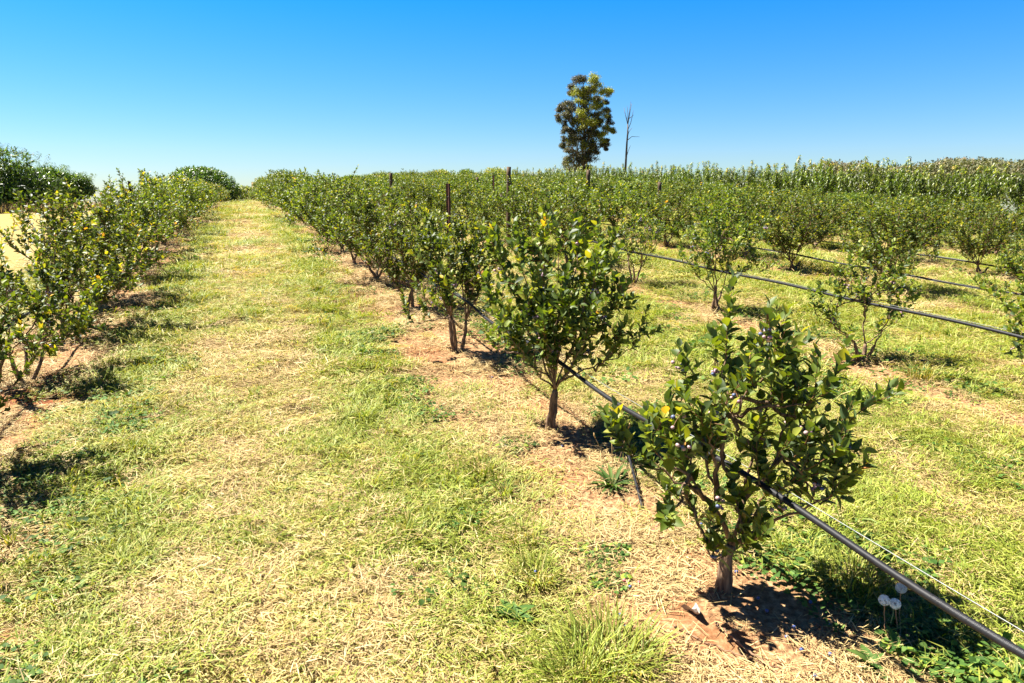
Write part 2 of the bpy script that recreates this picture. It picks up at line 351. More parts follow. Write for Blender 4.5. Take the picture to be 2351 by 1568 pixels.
def scatter(name, metas, X, Y, scale, label, cat, seed=1, tiltk=.12, idx=None):
    """stuff: geometry-nodes instances of a few clump meshes on ground points"""
    col = bpy.data.collections.new(name+'_clumps')
    for i, me in enumerate(metas):
        o = bpy.data.objects.new(name+'_clump', me); col.objects.link(o)
    r = np.random.RandomState(seed); n = len(X); Z = hz(X, Y)
    me = bpy.data.meshes.new(name); me.vertices.add(n); me.vertices.foreach_set('co', np.stack([X, Y, Z], 1).ravel())
    at = me.attributes.new('rot', 'FLOAT_VECTOR', 'POINT'); at.data.foreach_set('vector', np.stack([r.normal(0, tiltk, n), r.normal(0, tiltk, n), r.uniform(0, 2*pi, n)], 1).ravel())
    at = me.attributes.new('scl', 'FLOAT', 'POINT'); at.data.foreach_set('value', np.asarray(scale*r.uniform(.75, 1.25, n), float))
    at = me.attributes.new('idx', 'INT', 'POINT'); at.data.foreach_set('value', (r.randint(0, len(metas), n) if idx is None else idx).astype(np.int32))
    o = obj(name, me); tag(o, label, cat, kind='stuff')
    ng = bpy.data.node_groups.new(name+'_scatter', 'GeometryNodeTree')
    ng.interface.new_socket('Geometry', in_out='INPUT', socket_type='NodeSocketGeometry'); ng.interface.new_socket('Geometry', in_out='OUTPUT', socket_type='NodeSocketGeometry')
    gi = ng.nodes.new('NodeGroupInput'); go = ng.nodes.new('NodeGroupOutput'); ip = ng.nodes.new('GeometryNodeInstanceOnPoints')
    ci = ng.nodes.new('GeometryNodeCollectionInfo'); ci.inputs['Collection'].default_value = col; ci.inputs['Separate Children'].default_value = True; ci.inputs['Reset Children'].default_value = True
    def na(nm, t):
        x = ng.nodes.new('GeometryNodeInputNamedAttribute'); x.data_type = t; x.inputs['Name'].default_value = nm
        return [s for s in x.outputs if s.enabled and s.name == 'Attribute'][0]
    ng.links.new(gi.outputs[0], ip.inputs['Points']); ng.links.new(ci.outputs[0], ip.inputs['Instance']); ip.inputs['Pick Instance'].default_value = True
    ng.links.new(na('idx', 'INT'), ip.inputs['Instance Index'])
    e2r = ng.nodes.new('FunctionNodeEulerToRotation'); ng.links.new(na('rot', 'FLOAT_VECTOR'), e2r.inputs[0]); ng.links.new(e2r.outputs[0], ip.inputs['Rotation'])
    ng.links.new(na('scl', 'FLOAT'), ip.inputs['Scale'])
    ng.links.new(ip.outputs[0], go.inputs[0])
    md = o.modifiers.new('scatter', 'NODES'); md.node_group = ng
    return o
def inview(x, y, mar=.35):
    z = FW[0]*x+FW[1]*y+FW[2]*(hz(x, y)-EYE); xx = RT[0]*x+RT[1]*y
    yy = UPV[0]*x+UPV[1]*y+UPV[2]*(hz(x, y)-EYE)
    return (z > .5) & (np.abs(xx) < .75*z+mar+.5) & (yy > -.5*z-mar-.2)
def candidates(dens, zones, seed):
    """zones: (dmin,dmax,factor on density,scale)"""
    r = np.random.RandomState(seed); XX = []; YY = []; SS = []
    for d0, d1, f, s in zones:
        x0, x1, y0, y1 = -d1*.75-1, d1*1.1+.5, -0.4, min(48, d1*1.25+1.5)
        x0 = max(x0, -14); x1 = min(x1, 27)
        n = int((x1-x0)*(y1-y0)*dens*f); x = r.uniform(x0, x1, n); y = r.uniform(y0, y1, n)
        d = FW[0]*x+FW[1]*y-.3
        k = (d >= d0) & (d < d1) & inview(x, y)
        XX.append(x[k]); YY.append(y[k]); SS.append(np.full(k.sum(), s))
    return np.concatenate(XX), np.concatenate(YY), np.concatenate(SS), r
ZN = [(.2, 4.5, 1, 1), (4.5, 9, .5, 1.35), (9, 20, .16, 2.0), (20, 45, .04, 3.0)]
x, y, s, r = candidates(120, ZN, 1); st = strip(x, y); dr = dry(x, y)
k = (r.rand(len(x)) < np.where(st > .3, .2+.8*np.clip((fbm(x*2.2, y*2.2, 19, 3)-.45)/.2, 0, 1), .25+.6*dr)*(1-.9*dug(x, y))) & (x > -3.2)
scatter('straw_litter', [tile_straw(i) for i in range(8)], x[k], y[k], s[k], 'dry straw-coloured clippings lying on the path and on the soil under the bushes', 'dry straw', 1)
x, y, s, r = candidates(200, ZN, 2); st = strip(x, y); dr = dry(x, y); pat = fbm(x*5.5, y*5.5, 77, 3)
k = (r.rand(len(x)) < (1-st*.96)*(1-.8*dr)*np.clip((pat-.36)/.14, .08, 1)) & (x > -3.2)
fresh = np.clip(1.15-2.2*dr[k]+(fbm(x[k]*3, y[k]*3, 15, 3)-.5)*2.4, 0, 1); nk = int(k.sum())
ix = np.where(r.rand(nk) < fresh*.8, r.randint(6, 10, nk), r.randint(0, 6, nk))
scatter('mown_grass', [tile_cut(i, .22, .45+.12*(i % 3)) for i in range(6)]+[tile_cut(20+i, .45, .06, ln=(.03, .085)) for i in range(4)], x[k], y[k], s[k], 'yellow-green mown grass covering the path and the alleys between the rows', 'grass', 2, idx=ix)
x, y, s, r = candidates(26, ZN, 3); st = strip(x, y); pat = fbm(x*2.5, y*2.5, 61, 3)
edge = np.exp(-((x-.9)/.22)**2)+.5*np.exp(-((x+.9)/.3)**2)+.35*(x > 2.4)+.12*(y > 9)
k = (r.rand(len(x)) < (1-st*.93)*(.08+edge*.55)*np.clip((pat-.35)/.2, .1, 1)) & (x > -3)
scatter('standing_grass', [tile_tuft(i, .075+.02*(i % 3)) for i in range(6)], x[k], y[k], s[k], 'upright green grass blades left standing along the edges of the path', 'grass', 3)
x, y, s, r = candidates(80, ZN[:3], 4); st = strip(x, y); pat = fbm(x*1.9+5, y*1.9, 88, 3)
band = np.exp(-((x-1.05)/.25)**2)+1.1*np.exp(-((x-2.15)/.3)**2)+.8*np.exp(-((x-5.2)/.5)**2)+.8*np.exp(-((x-3.9)/.4)**2)+.6*np.exp(-((x+1.0)/.3)**2)+.35*(x > 8)
band = band+1.4*np.clip((2.8-y)/1, 0, 1)*(x < -.3)
k = (r.rand(len(x)) < band*np.clip((pat-.43)/.10, 0, 1)*(1-.55*st)) & (x > -3)
scatter('clover', [tile_weed(i) for i in range(6)], x[k], y[k], s[k], 'low round-leaved clover and mallow spreading at the edges of the bare soil strips', 'ground weeds', 4)
# tall dry grass at the far edge of the left field
def dry_tall():
    r = np.random.RandomState(8); m = M(); n = 9000
    x = r.uniform(-30, -4.2, n); y = r.uniform(29, 34, n)+np.maximum(0, (x+14)*.35)
    P = np.stack([x, y, hz(x, y)], 1)
    blades(m, P, r.uniform(0, 6.28, n), r.uniform(1.0, 1.5, n), r.uniform(.2, .55, n), r.uniform(.015, .03, n), r.uniform(.1, .5, n), a=(r.rand(n) < .35)*1.)
    tag(obj('dry_grass_strip', m.mesh('dry_grass_strip', STRAW)), 'strip of tall brown dry grass under the dark trees beyond the left field', 'dry grass', kind='stuff')
dry_tall()

# ------------------------------------------------------------------ blueberry bushes
def curve_pts(a, b, bend, k, r, jit=.012):
    t = np.linspace(0, 1, k)[:, None]; mid = (a+b)/2+bend
    p = (1-t)**2*a+2*t*(1-t)*mid+t*t*b
    p[1:-1] += r.normal(0, jit, (k-2, 3)); return p
def make_bush(seed, ends, trunk_h=.25, trunk_r=.02, leaf=.055, lod=1, young=.06, shoots=8, sub=1.4, spacing=.021, bare=.3, nclus=6, slen=(.12, .26), groups=3, spread=.03, droop=0, lead=(.16, .28), fork=.45, out=1., cane=.34):
    """returns (stem mesh, foliage mesh, list of berry-cluster meshes)"""
    r = np.random.RandomState(seed); ms = M(); ml = M()
    ends = np.array(ends, float); n = len(ends)
    az = np.arctan2(ends[:, 1], ends[:, 0]); order = np.argsort(az); gi = np.empty(n, int)
    for i, o_ in enumerate(order): gi[o_] = i*groups//n
    tops = []; ns = 8 if lod >= 2 else (6 if lod == 1 else 4)
    for g in range(groups):
        c = ends[gi == g].mean(0); d = np.array([c[0], c[1], 0])*.3
        b0 = np.array([r.normal(0, spread), r.normal(0, spread), -.03])
        top = b0+d+np.array([0, 0, trunk_h*r.uniform(.8, 1.25)+.03]); tops.append(top)
        p = curve_pts(b0, top, np.array([r.normal(0, .02), r.normal(0, .02), 0]), 7, r, trunk_r*.18)
        tube(ms, p, np.linspace(trunk_r*1.15, trunk_r*.62, 7)*r.uniform(.85, 1.1), ns+1)
    CP = []
    SH = []       # shoots: (start, dir, len)
    cl = []
    for i in range(n):
        a = tops[gi[i]]; b = ends[i]; L = np.linalg.norm(b-a)
        if CP and r.rand() < fork:      # branch off an earlier cane instead of the trunk head
            best = min(CP, key=lambda c_: np.linalg.norm(unit(c_[-1]-c_[0])-unit(b-a)))
            if np.dot(unit(best[-1]-best[0]), unit(b-a)) > .6: a = best[r.randint(2, 5)]; L = np.linalg.norm(b-a)
        bend = np.array([b[0]-a[0], b[1]-a[1], 0])*.06+np.array([0, 0, r.uniform(-.02, .05)])
        p = curve_pts(a, b, bend, 10, r, .010)
        CP.append(p)
        tube(ms, p, np.linspace(trunk_r*cane, .0022, 10), ns-1)
        d_end = unit(p[-1]-p[-3]); SH.append((p[-1]-(p[-1]-p[-2])*.3, unit(d_end*.8+np.array([0, 0, .9])), r.uniform(*lead), 1.))
        nsx = max(2, int(shoots*r.uniform(.8, 1.2)*min(1.3, L/.6)))
        for t in np.linspace(bare, .97, nsx)+r.uniform(-.03, .03, nsx):
            k = np.clip(t, 0, 1)*9; k0 = int(min(k, 8)); q = p[k0]+(p[k0+1]-p[k0])*(k-k0)
            h = r.uniform(0, 2*pi); rad = unit(np.array([q[0], q[1], 0])+r.normal(0, .05, 3)*[1, 1, 0])
            dr_ = unit(np.array([cos(h), sin(h), 0])*.7*out+rad*.35+np.array([0, 0, r.uniform(.35, 1.3)-droop]))
            SH.append((q, dr_, r.uniform(*slen)*(.75+.4*t), t))
    P = []; D = []; N = []; Lf = []; K = []
    def run(q, d, L, t, lvl):
        k = 5; pts = [q]; dd = d.copy()
        for j in range(k): dd = unit(dd+np.array([0, 0, .10])+r.normal(0, .06, 3)); pts.append(pts[-1]+dd*L/k)
        pts = np.array(pts)
        if lod >= 1 or lvl == 0: tube(ms, pts, np.linspace(.0024, .001, k+1)*(1.3 if lod < 2 else 1), 4 if lod >= 1 else 3, cap=False, mi=1)
        nl = max(3, int(L/spacing)); isy = r.rand() < young*(2.4 if t > .9 else .12)
        ph = r.uniform(0, 6)
        for j in range(nl):
            u = (j+.6)/nl; kk = u*k; k0 = int(min(kk, k-1)); pp = pts[k0]+(pts[k0+1]-pts[k0])*(kk-k0); ax = unit(pts[k0+1]-pts[k0])
            ph += 2.4; rf = np.array([.2, .1, .97]) if abs(ax[2]) < .9 else np.array([1., 0, 0])
            e1 = unit(np.cross(ax, rf)); e2 = np.cross(ax, e1); pr = cos(ph)*e1+sin(ph)*e2
            up = .55+.6*u
            P.append(pp); D.append(unit(ax*up+pr*(.95-.35*u)+r.normal(0, .18, 3)+np.array([0, 0, .08])))
            N.append(unit(ax*.8-pr*.35+np.array([0, 0, .45])+r.normal(0, .28, 3)))
            Lf.append(leaf*r.uniform(.65, 1.15)*(1-.25*max(0, u-.75)/.25)); K.append(1. if (isy and u > .62) else 0.)
        if lvl < 1:
            for _ in range(r.poisson(sub)):
                u = r.uniform(.2, .85)*k; k0 = int(u); pp = pts[k0]
                run(pp, unit(d+r.normal(0, .65, 3)+np.array([0, 0, .15])), L*r.uniform(.45, .75), t, lvl+1)
        cl.append(pts[-2] if lvl else pts[min(2, k)])
    for sh in SH: run(*sh, 0)
    P = np.array(P); D = np.array(D); N = np.array(N); Lf = np.array(Lf)
    leaves(ml, P, D, N, Lf, Lf*r.uniform(.52, .68, len(P)), a=np.array(K), lod=lod, fold=.22, curl=.16)
    BC = []
    sel = r.permutation(len(cl))[:nclus]; sel = sorted(sel, key=lambda i: cl[i][2])
    iv, if_ = ICO1 if lod < 2 else ICO2
    for i in sel:
        mb = M(); nb = r.randint(4, 9) if lod else 5
        c0 = cl[i]+np.array([0, 0, -.015])
        if c0[2] > .8: c0 = c0-np.array([0, 0, .05])
        for _ in range(nb):
            rr = r.uniform(.0065, .0095); cc = c0+r.normal(0, .013, 3)
            mb.add(iv*rr*[1, 1, .9]+cc, if_)
            tube(mb, [cl[i], (cl[i]+cc)/2+[0, 0, .004], cc], .0014, 4, cap=False, mi=1)
        BC.append(mb)
    return ms, ml, BC
def dome(seed, n, W, H, low=.25, asym=(0, 0)):
    r = np.random.RandomState(seed); e = []
    for i in range(n):
        a = 2*pi*(i*.618+r.uniform(-.08, .08)); q = W*sqrt((i+.5)/n)*r.uniform(.85, 1.1)
        h = H*(1-.38*(q/W)**2)*r.uniform(.86, 1.05)
        if r.rand() < low: h *= r.uniform(.5, .75); q = min(q*1.15, W*1.05)
        e.append((q*cos(a)+asym[0], q*sin(a)+asym[1], h-.12))
    return e
def cf(lst):
    """ends given as (right, away, up) seen from the path -> world offsets"""
    R2 = np.array([cos(PSI), -sin(PSI)]); F2 = np.array([sin(PSI), cos(PSI)])
    return [(*(R2*a+F2*b), h) for a, b, h in lst]
class Proto:
    def __init__(s, name, data, clusters=True):
        ms, ml, bc = data
        s.stem = ms.mesh(name+'_stem', [BARK, TWIG]); s.fol = ml.mesh(name+'_foliage', LEAF)
        if clusters: s.ber = [b.mesh(name+'_berries', [BERRY, TWIG]) for b in bc]
        else:
            m = M()
            for b in bc: m.add(np.concatenate(b.v), np.concatenate(b.t), np.concatenate(b.q))
            s.ber = [m.mesh(name+'_berries', BERRY)] if bc else []
        s.n = len(ml.v)
    def place(s, loc, rz, sc, **k):
        e = empty('blueberry_bush', loc, rz, sc, cat='bush', **k)
        obj('stem', s.stem, e); obj('foliage', s.fol, e)
        for b in s.ber: obj('berry_cluster', b, e)
        return e
# --- the nearest bushes, each shaped after its own plant
B1 = Proto('bush', make_bush(11, cf([(-.16, .05, .80), (-.11, -.10, .70), (-.20, .02, .62), (-.33, .06, .52), (-.29, -.08, .60),
    (.0, .10, .92), (.05, -.06, .84), (.15, .02, .95), (.20, .12, .90), (.24, -.08, .78), (.31, .10, .76), (.34, -.02, .62), (.41, .08, .52), (.33, -.14, .46), (.20, -.18, .56), (.26, .16, .44), (.14, -.10, .44), (.36, .0, .36), (-.24, -.10, .33), (.05, -.09, .22), (-.05, -.1, .18)]),
    trunk_h=.20, trunk_r=.037, leaf=.059, lod=2, young=.012, shoots=8.5, sub=1.25, spacing=.0175, bare=.48, nclus=22, slen=(.08, .17), groups=1, spread=.004, lead=(.16, .27), fork=.7, out=.8, cane=.23))
B2 = Proto('bush', make_bush(12, cf([(-.30, 0, .78), (-.25, .12, 1.0), (-.14, -.1, 1.08), (-.02, .1, 1.13), (.08, -.05, 1.1), (.2, .1, 1.1), (.3, -.08, 1.02), (.38, .1, .96), (.42, 0, .8), (.54, .02, .50), (-.2, -.15, .62), (.1, -.22, .78), (.22, -.25, .6), (.36, .2, .62), (-.05, .25, .8), (.0, -.2, .62), (-.28, .1, .48), (.4, -.15, .52)]),
    trunk_h=.30, trunk_r=.019, leaf=.060, lod=2, young=.05, shoots=7.5, sub=1.4, spacing=.018, bare=.25, nclus=22, groups=2, spread=.045, fork=.3))
B3 = Proto('bush', make_bush(13, dome(3, 20, .42, 1.28, .3), trunk_h=.3, trunk_r=.022, leaf=.055, lod=2, young=.03, shoots=9, sub=1.6, nclus=16, bare=.2, spacing=.019))
B4 = Proto('bush', make_bush(14, dome(4, 22, .5, 1.32, .35), trunk_h=.22, trunk_r=.02, leaf=.052, lod=1, young=.03, shoots=10, sub=1.6, nclus=16, bare=.15))
L1 = Proto('bush', make_bush(15, dome(5, 18, .54, 1.2, .4, (.12, 0)), trunk_h=.3, trunk_r=.018, leaf=.055, lod=2, young=.12, shoots=8, sub=1.5, nclus=16, bare=.28, groups=4, spread=.06))
L2 = Proto('bush', make_bush(16, dome(6, 26, .66, 1.28, .45, (.14, 0)), trunk_h=.2, trunk_r=.02, leaf=.054, lod=2, young=.14, shoots=9, sub=1.6, nclus=16, bare=.12))
C1 = Proto('bush', make_bush(17, cf([(-.45, 0, .5), (-.36, .1, .62), (-.2, 0, .85), (-.05, .1, .95), (.1, -.05, .98), (.3, .05, .82), (.42, 0, .6), (.2, -.15, .7), (-.1, -.15, .7), (.36, .1, .42), (-.32, -.1, .4)]), trunk_h=.2, trunk_r=.021, leaf=.056, lod=2, young=.0, shoots=6.5, sub=1.3, nclus=16, bare=.36, spacing=.02, groups=3))
C2 = Proto('bush', make_bush(18, cf([(-.42, 0, .62), (-.3, .1, .9), (-.15, -.1, 1.08), (0, .1, 1.12), (.12, 0, 1.15), (.25, .1, 1.0), (.38, 0, .82), (.45, -.1, .5), (.1, -.2, .8), (-.2, -.2, .72), (.2, .25, .8), (-.1, .25, .9), (.4, .1, .6)]), trunk_h=.28, trunk_r=.02, leaf=.055, lod=2, young=.01, shoots=7.5, sub=1.5, nclus=16, bare=.35, groups=3, spread=.04))
C3 = Proto('bush', make_bush(19, dome(9, 14, .42, 1.12, .3), trunk_h=.28, trunk_r=.017, leaf=.052, lod=1, young=.05, shoots=6, sub=1.1, nclus=16, bare=.35))
MID = [Proto('bush', make_bush(30+i, dome(30+i, 22, .58, 1.3, .35), trunk_h=.2, trunk_r=.02, leaf=.052, lod=1, young=[.008, .07][i % 2], shoots=10, sub=1.6, nclus=7, bare=.2)) for i in range(6)]
FAR = [Proto('bush', make_bush(50+i, dome(50+i, 20, .62, 1.3, .35), trunk_h=.18, trunk_r=.022, leaf=.066, lod=0, young=[.006, .08][i % 2], shoots=9, sub=1.5, spacing=.025, nclus=0, bare=.1), False) for i in range(6)]

ORD = ['nearest', 'second', 'third', 'fourth', 'fifth', 'sixth', 'seventh', 'eighth', 'ninth', 'tenth']
ROWN = ['row left of the path', 'row right of the path']+[n_+' row right of the path' for n_ in ('second', 'third', 'fourth', 'fifth', 'sixth', 'seventh', 'eighth')]
SPECIAL = {
    (1, 0): ('open blueberry bush with big glossy leaves and thick barky trunk, nearest the camera', B1),
    (1, 1): ('blueberry bush with pale twin stems and yellow tips, just behind the nearest one', B2),
    (1, 2): ('tall leafy blueberry bush with pink berries, third along the row right of the path', B3),
    (1, 3): ('dense blueberry bush on dark short stems, fourth along the row right of the path', B4),
    (0, 0): ('blueberry bush cut by the left edge of the photo, only its shadow showing', L2),
    (0, 2): ('blueberry bush with bare red-brown stems at the left edge, above dug red soil', L1),
    (0, 3): ('wide dark blueberry bush with yellow tips, second from the left edge along the left row', L2),
    (2, 0): ('blueberry bush cut by the right edge of the photo, on the second pipe row', C2),
    (2, 1): ('small open blueberry bush with berries in the second row, behind the nearest bush', C1),
    (2, 2): ('slim blueberry bush on forked pale stems in the second row, tall rounded crown', C2),
    (2, 3): ('blueberry bush on dark curved stems in the second row, left of the slim forked one', C3),
}
def hprof(y, row):
    h = np.interp(y, [2, 4, 6, 9, 20, 34, 60], [1.12, 1.15, 1.28, 1.38, 1.4, 1.52, 1.75])
    if row >= 2: h = np.interp(y, [2, 4, 6, 8, 20, 40, 60], [1.08, 1.05, 1.18, 1.24, 1.26, 1.34, 1.45])
    if row == 0: h = np.interp(y, [2, 6, 11, 12, 20, 40, 60], [1.15, 1.3, 1.42, 1.5, 1.42, 1.15, 1.2])
    return h
rg = random.Random(4)
R1Y = [1.95, 3.68, 5.51, 7.35, 9.2, 11.0, 12.8]; L0Y = [2.55, 4.15, 5.86, 7.28, 8.84, 10.5, 12.1]
R2Y = [2.72, 4.25, 6.22, 8.0]; R3Y = [4.9, 6.8, 8.54, 10.3]; R4Y = [7.75, 9.6]; R5Y = [9.7, 11.55, 13.59]
STARTS = {0: L0Y, 1: R1Y, 2: R2Y, 3: R3Y, 4: R4Y, 5: R5Y}
for ri, rx in enumerate(ROWX):
    ys = list(STARTS.get(ri, [rx*.60+.2]))
    sp = 1.78 if ri < 2 else 1.82
    while ys[-1] < (58 if ri < 2 else 62): ys.append(ys[-1]+sp*rg.uniform(.92, 1.08))
    for i, yy in enumerate(ys):
        xx = rx+(rg.uniform(-.07, .07) if i > 3 else 0); d = xx*FW[0]+yy*FW[1]
        H = hprof(yy, ri)*(rg.uniform(.9, 1.1) if i > 2 else 1)
        key = (ri, i)
        if key in SPECIAL: lab, pr = SPECIAL[key]; rz = 0; zk = {(0, 0): .86, (0, 2): .86, (0, 3): .86, (1, 2): .92, (1, 3): .95, (2, 0): .86, (2, 1): .84, (2, 2): .9, (2, 3): .98}.get(key, 1); scl = (max(zk, .95),)*2+(zk,); grp = 'blueberry bushes in the '+ROWN[ri]
        else:
            lowd = d > 15; pr = (FAR if lowd else MID)[rg.randrange(3)*2+(1 if ri == 0 or (ri < 3 and rg.random() < .12) else 0)]; rz = rg.uniform(0, 2*pi); k = H/1.33*rg.uniform(.97, 1.03)
            wk = k*rg.uniform(.92, 1.15)*(1.15 if yy > 8 else .95)*(1.14 if ri >= 3 else 1); scl = (wk, wk, k)
            grp = 'blueberry bushes in the '+ROWN[ri]
            if i < 10: lab = 'blueberry bush, %s along the %s' % (ORD[i], ROWN[ri])
            else: lab = 'distant blueberry bush in the hedge of the %s' % ROWN[ri]; grp = 'far blueberry bushes of the '+ROWN[ri]
        if key == (0, 0) or key == (0, 3): rz = 0 if key == (0, 3) else 2.2
        if key == (2, 0): rz = 1.3
        pr.place(on(xx, yy, -.01), rz, scl, label=lab, group=grp)

# ------------------------------------------------------------------ pipes, wires, posts
def pipe_row(ri, y0, y1, h, rad, label, wlabel, wz=.016, wx=.035):
    rx = ROWX[ri]; r = np.random.RandomState(ri+70); ys = np.arange(y0, y1, .12)
    sag = (.018 if ri < 2 else .006)*np.sin(ys*2*pi/1.8+ri)+.01*(fbm(ys*.7, ys*0+ri, 9)-.5)
    xs = rx+(.06 if ri == 1 else -.03)+.012*np.sin(ys*1.1+ri); zs = hz(rx, ys*1., True)+h(ys)+sag
    m = M(); tube(m, np.stack([xs, ys, zs], 1), rad, 14 if ri < 3 else 8)
    p = obj('irrigation_pipe', m.mesh('irrigation_pipe', PIPE), label=label, cat='pipe', group='black irrigation pipes along the rows')
    m = M(); tube(m, np.stack([xs+wx+.012*np.sin(ys*.9), ys, zs+wz-sag*.8], 1), .0016 if ri < 3 else .0022, 6)
    obj('trellis_wire', m.mesh('trellis_wire', WIRE), label=wlabel, cat='wire', group='thin wires beside the pipes')
    return p, xs, ys, zs
p1, xs1, ys1, zs1 = pipe_row(1, -1.2, 58, lambda y: np.interp(y, [0, 2, 5], [.49, .46, .43]), .0115, 'black irrigation pipe with faint grey printing, hung through the row right of the path', 'thin pale wire running just above the thick black pipe of the nearest row')
pipe_row(2, .4, 58, lambda y: np.interp(y, [0, 3, 8], [.53, .52, .45]), .0125, 'black irrigation pipe hung through the second row right of the path', 'thin pale wire beside the black pipe of the second row')
pipe_row(3, 2, 58, lambda y: .26+0*y, .012, 'low black irrigation pipe in the third row right of the path', 'thin pale wire under the black pipe of the third row', wz=-.02)
pipe_row(4, 3, 58, lambda y: .2+0*y, .013, 'low black irrigation pipe in the fourth row right of the path', 'thin wire beside the black pipe of the fourth row')
pipe_row(5, 5, 58, lambda y: .22+0*y, .013, 'low black irrigation pipe in the fifth row right of the path', 'thin wire beside the black pipe of the fifth row')
pipe_row(0, -1, 58, lambda y: .42+0*y, .0115, 'black irrigation pipe hung through the left row, seen at the left edge', 'thin wire beside the black pipe of the left row')
# faint printing wrapped on the near pipe (reads upside down from the path)
def printing():
    cu = bpy.data.curves.new('print', 'FONT'); cu.body = '101005 18 58 P19 <028M   LD 13MM SUPER PE'; cu.size = 1
    cu.body = 'PE SUPER 13MM LD 101005 18 58 P19 <028M'
    t = bpy.data.objects.new('print', cu); link(t); bpy.context.view_layer.update()
    me = bpy.data.meshes.new_from_object(t.evaluated_get(bpy.context.evaluated_depsgraph_get())); bpy.data.objects.remove(t)
    co = np.zeros(len(me.vertices)*3); me.vertices.foreach_get('co', co); co = co.reshape(-1, 3)
    k = .011; ya = .86+co[:, 0]*k*1.45                    # text runs away from the camera along the pipe
    ang = (co[:, 1]-.35)*k/.0118                          # wrapped round the pipe
    px = np.interp(ya, ys1, xs1); pz = np.interp(ya, ys1, zs1)
    a0 = radians(128)-ang*-1                              # side facing the path, upper flank
    R_ = .0121
    V = np.stack([px+R_*np.cos(a0), ya, pz+R_*np.sin(a0)], 1)
    me.vertices.foreach_set('co', V.ravel()); me.update(); me.materials.clear(); me.materials.append(PRINT)
    obj('printing', me, p1)
printing()
def wood_post(px, rx, top_y, w, label):
    """post standing in the row rx, seen at column px with its top at row top_y of the photo"""
    d = FW+RT*(px-1175.5)/1567-UPV*(top_y-784)/1567; t = rx/d[0]; P = d*t; z1 = P[2]+EYE; g = float(hz(P[0], P[1])); H = z1-g
    e = empty('wooden_post', (P[0], P[1], g), label=label, cat='post', group='round timber posts standing in the rows')
    r = np.random.RandomState(int(px)); m = M(); k = 12; zz = np.linspace(-.1, H, k); n = 14; an = np.arange(n)*2*pi/n
    pts = np.stack([r.normal(0, .003, k), r.normal(0, .003, k), zz], 1); tube(m, pts, w*(1+r.normal(0, .02, k)), n)
    obj('shaft', m.mesh('post_shaft', POST), e)
    m = M(); th = np.linspace(0, 2*pi, 16)
    tube(m, np.stack([(w+.002)*np.cos(th), (w+.002)*np.sin(th), H*.82+.006*np.sin(2*th)], 1), .003, 5); obj('wire_tie', m.mesh('wire_tie', WIRE), e)
wood_post(1168, 4.85, 383, .045, 'tall dark round timber post left of the eucalyptus, highest above the bushes')
wood_post(1351, 8.1, 390, .05, 'round timber post standing directly below the big eucalyptus')
wood_post(1515, 11.3, 418, .055, 'short round timber post top showing in the bushes right of the dead tree')
wood_post(1096, 8.1, 407, .055, 'small timber post top just left of the tall dark post')
wood_post(897, 4.85, 397, .055, 'far timber post on the skyline left of the small round trees')
def picket(px, rx, top_y, label):
    d = FW+RT*(px-1175.5)/1567-UPV*(top_y-784)/1567; t = rx/d[0]; P = d*t; z1 = P[2]+EYE; g = float(hz(P[0], P[1])); H = z1-g
    e = empty('steel_picket', (P[0], P[1], g), .4, label=label, cat='fence picket', group='rusty steel pickets in the rows')
    m = M()
    for a in (0, 2.1, 4.2):      # three-bladed star section
        c, s = cos(a), sin(a); nx, ny = -s*.0025, c*.0025
        v = [(nx, ny, -.1), (c*.022+nx, s*.022+ny, -.1), (c*.022-nx, s*.022-ny, -.1), (-nx, -ny, -.1)]
        v = v+[(x, y, H) for x, y, _ in v]
        m.add(v, None, [(0, 1, 5, 4), (1, 2, 6, 5), (2, 3, 7, 6), (3, 0, 4, 7), (4, 5, 6, 7)])
    obj('shaft', m.mesh('picket_shaft', RUST, False), e)
    m = M()
    for z in (.5, .75, H-.12): tube(m, [(-.014, -.006, z), (.014, .008, z+.01)], .003, 5)
    obj('wire_clip', m.mesh('wire_clip', WIRE), e)
picket(1029, 1.75, 421, 'rusty steel picket rising out of the third bush right of the path')
picket(296, -1.62, 416, 'rusty steel picket in the left row beside the tall yellow-tipped bush')
picket(1133, 4.85, 402, 'thin dark steel picket top just left of the tall dark timber post')
# short black riser tube lying by the nearest bush
a = gpt(1475, 1172); b = gpt(1437, 1062)
m = M(); P = np.array([a+[0, 0, .01], a*.6+b*.4+[0, 0, .045], b+[0, 0, .09]]); tube(m, curve_pts(P[0], P[2], (P[1]-(P[0]+P[2])/2), 9, RS, 0), .0065, 10)
e = obj('drip_tube', m.mesh('drip_tube', PIPE), label='short black drip tube sticking up from the soil left of the nearest bush', cat='tube')
m = M()
for u in (.3, .55, .8):
    q = P[0]*(1-u)+P[2]*u; dq = unit(P[2]-P[0]); tube(m, [q-dq*.006, q+dq*.006], .0085, 10)
obj('tube_ring', m.mesh('tube_ring', PIPE), e)

# ------------------------------------------------------------------ trees
def crown(m, blobs, n_per, L, W, seed, shell=(.72, 1.05), droop=.3, alt=None, lod=0, ros=1, rnd=.35):
    """blobs (cx,cy,cz,rx,ry,rz,alt) -> leaf rosettes spread through the outer volume of each"""
    r = np.random.RandomState(seed)
    for b in blobs:
        c = np.array(b[:3]); rad = np.array(b[3:6]); al = b[6] if len(b) > 6 else 0
        n = int(n_per*(b[7] if len(b) > 7 else 1)); d = unit(r.normal(0, 1, (n, 3))); q = r.uniform(*shell, n)[:, None]
        C = c+d*rad*q
        C = np.repeat(C, ros, 0); dd = np.repeat(d, ros, 0); k = len(C)
        D = unit(dd*.5+r.normal(0, .6, (k, 3))+np.array([0, 0, -droop])); N = unit(dd*.6+np.array([0, 0, .7])+r.normal(0, rnd, (k, 3)))
        ll = L*r.uniform(.6, 1.25, k)
        leaves(m, C, D, N, ll, ll*W, a=(r.rand(k) < al)*1., lod=lod, fold=.2, curl=.3)
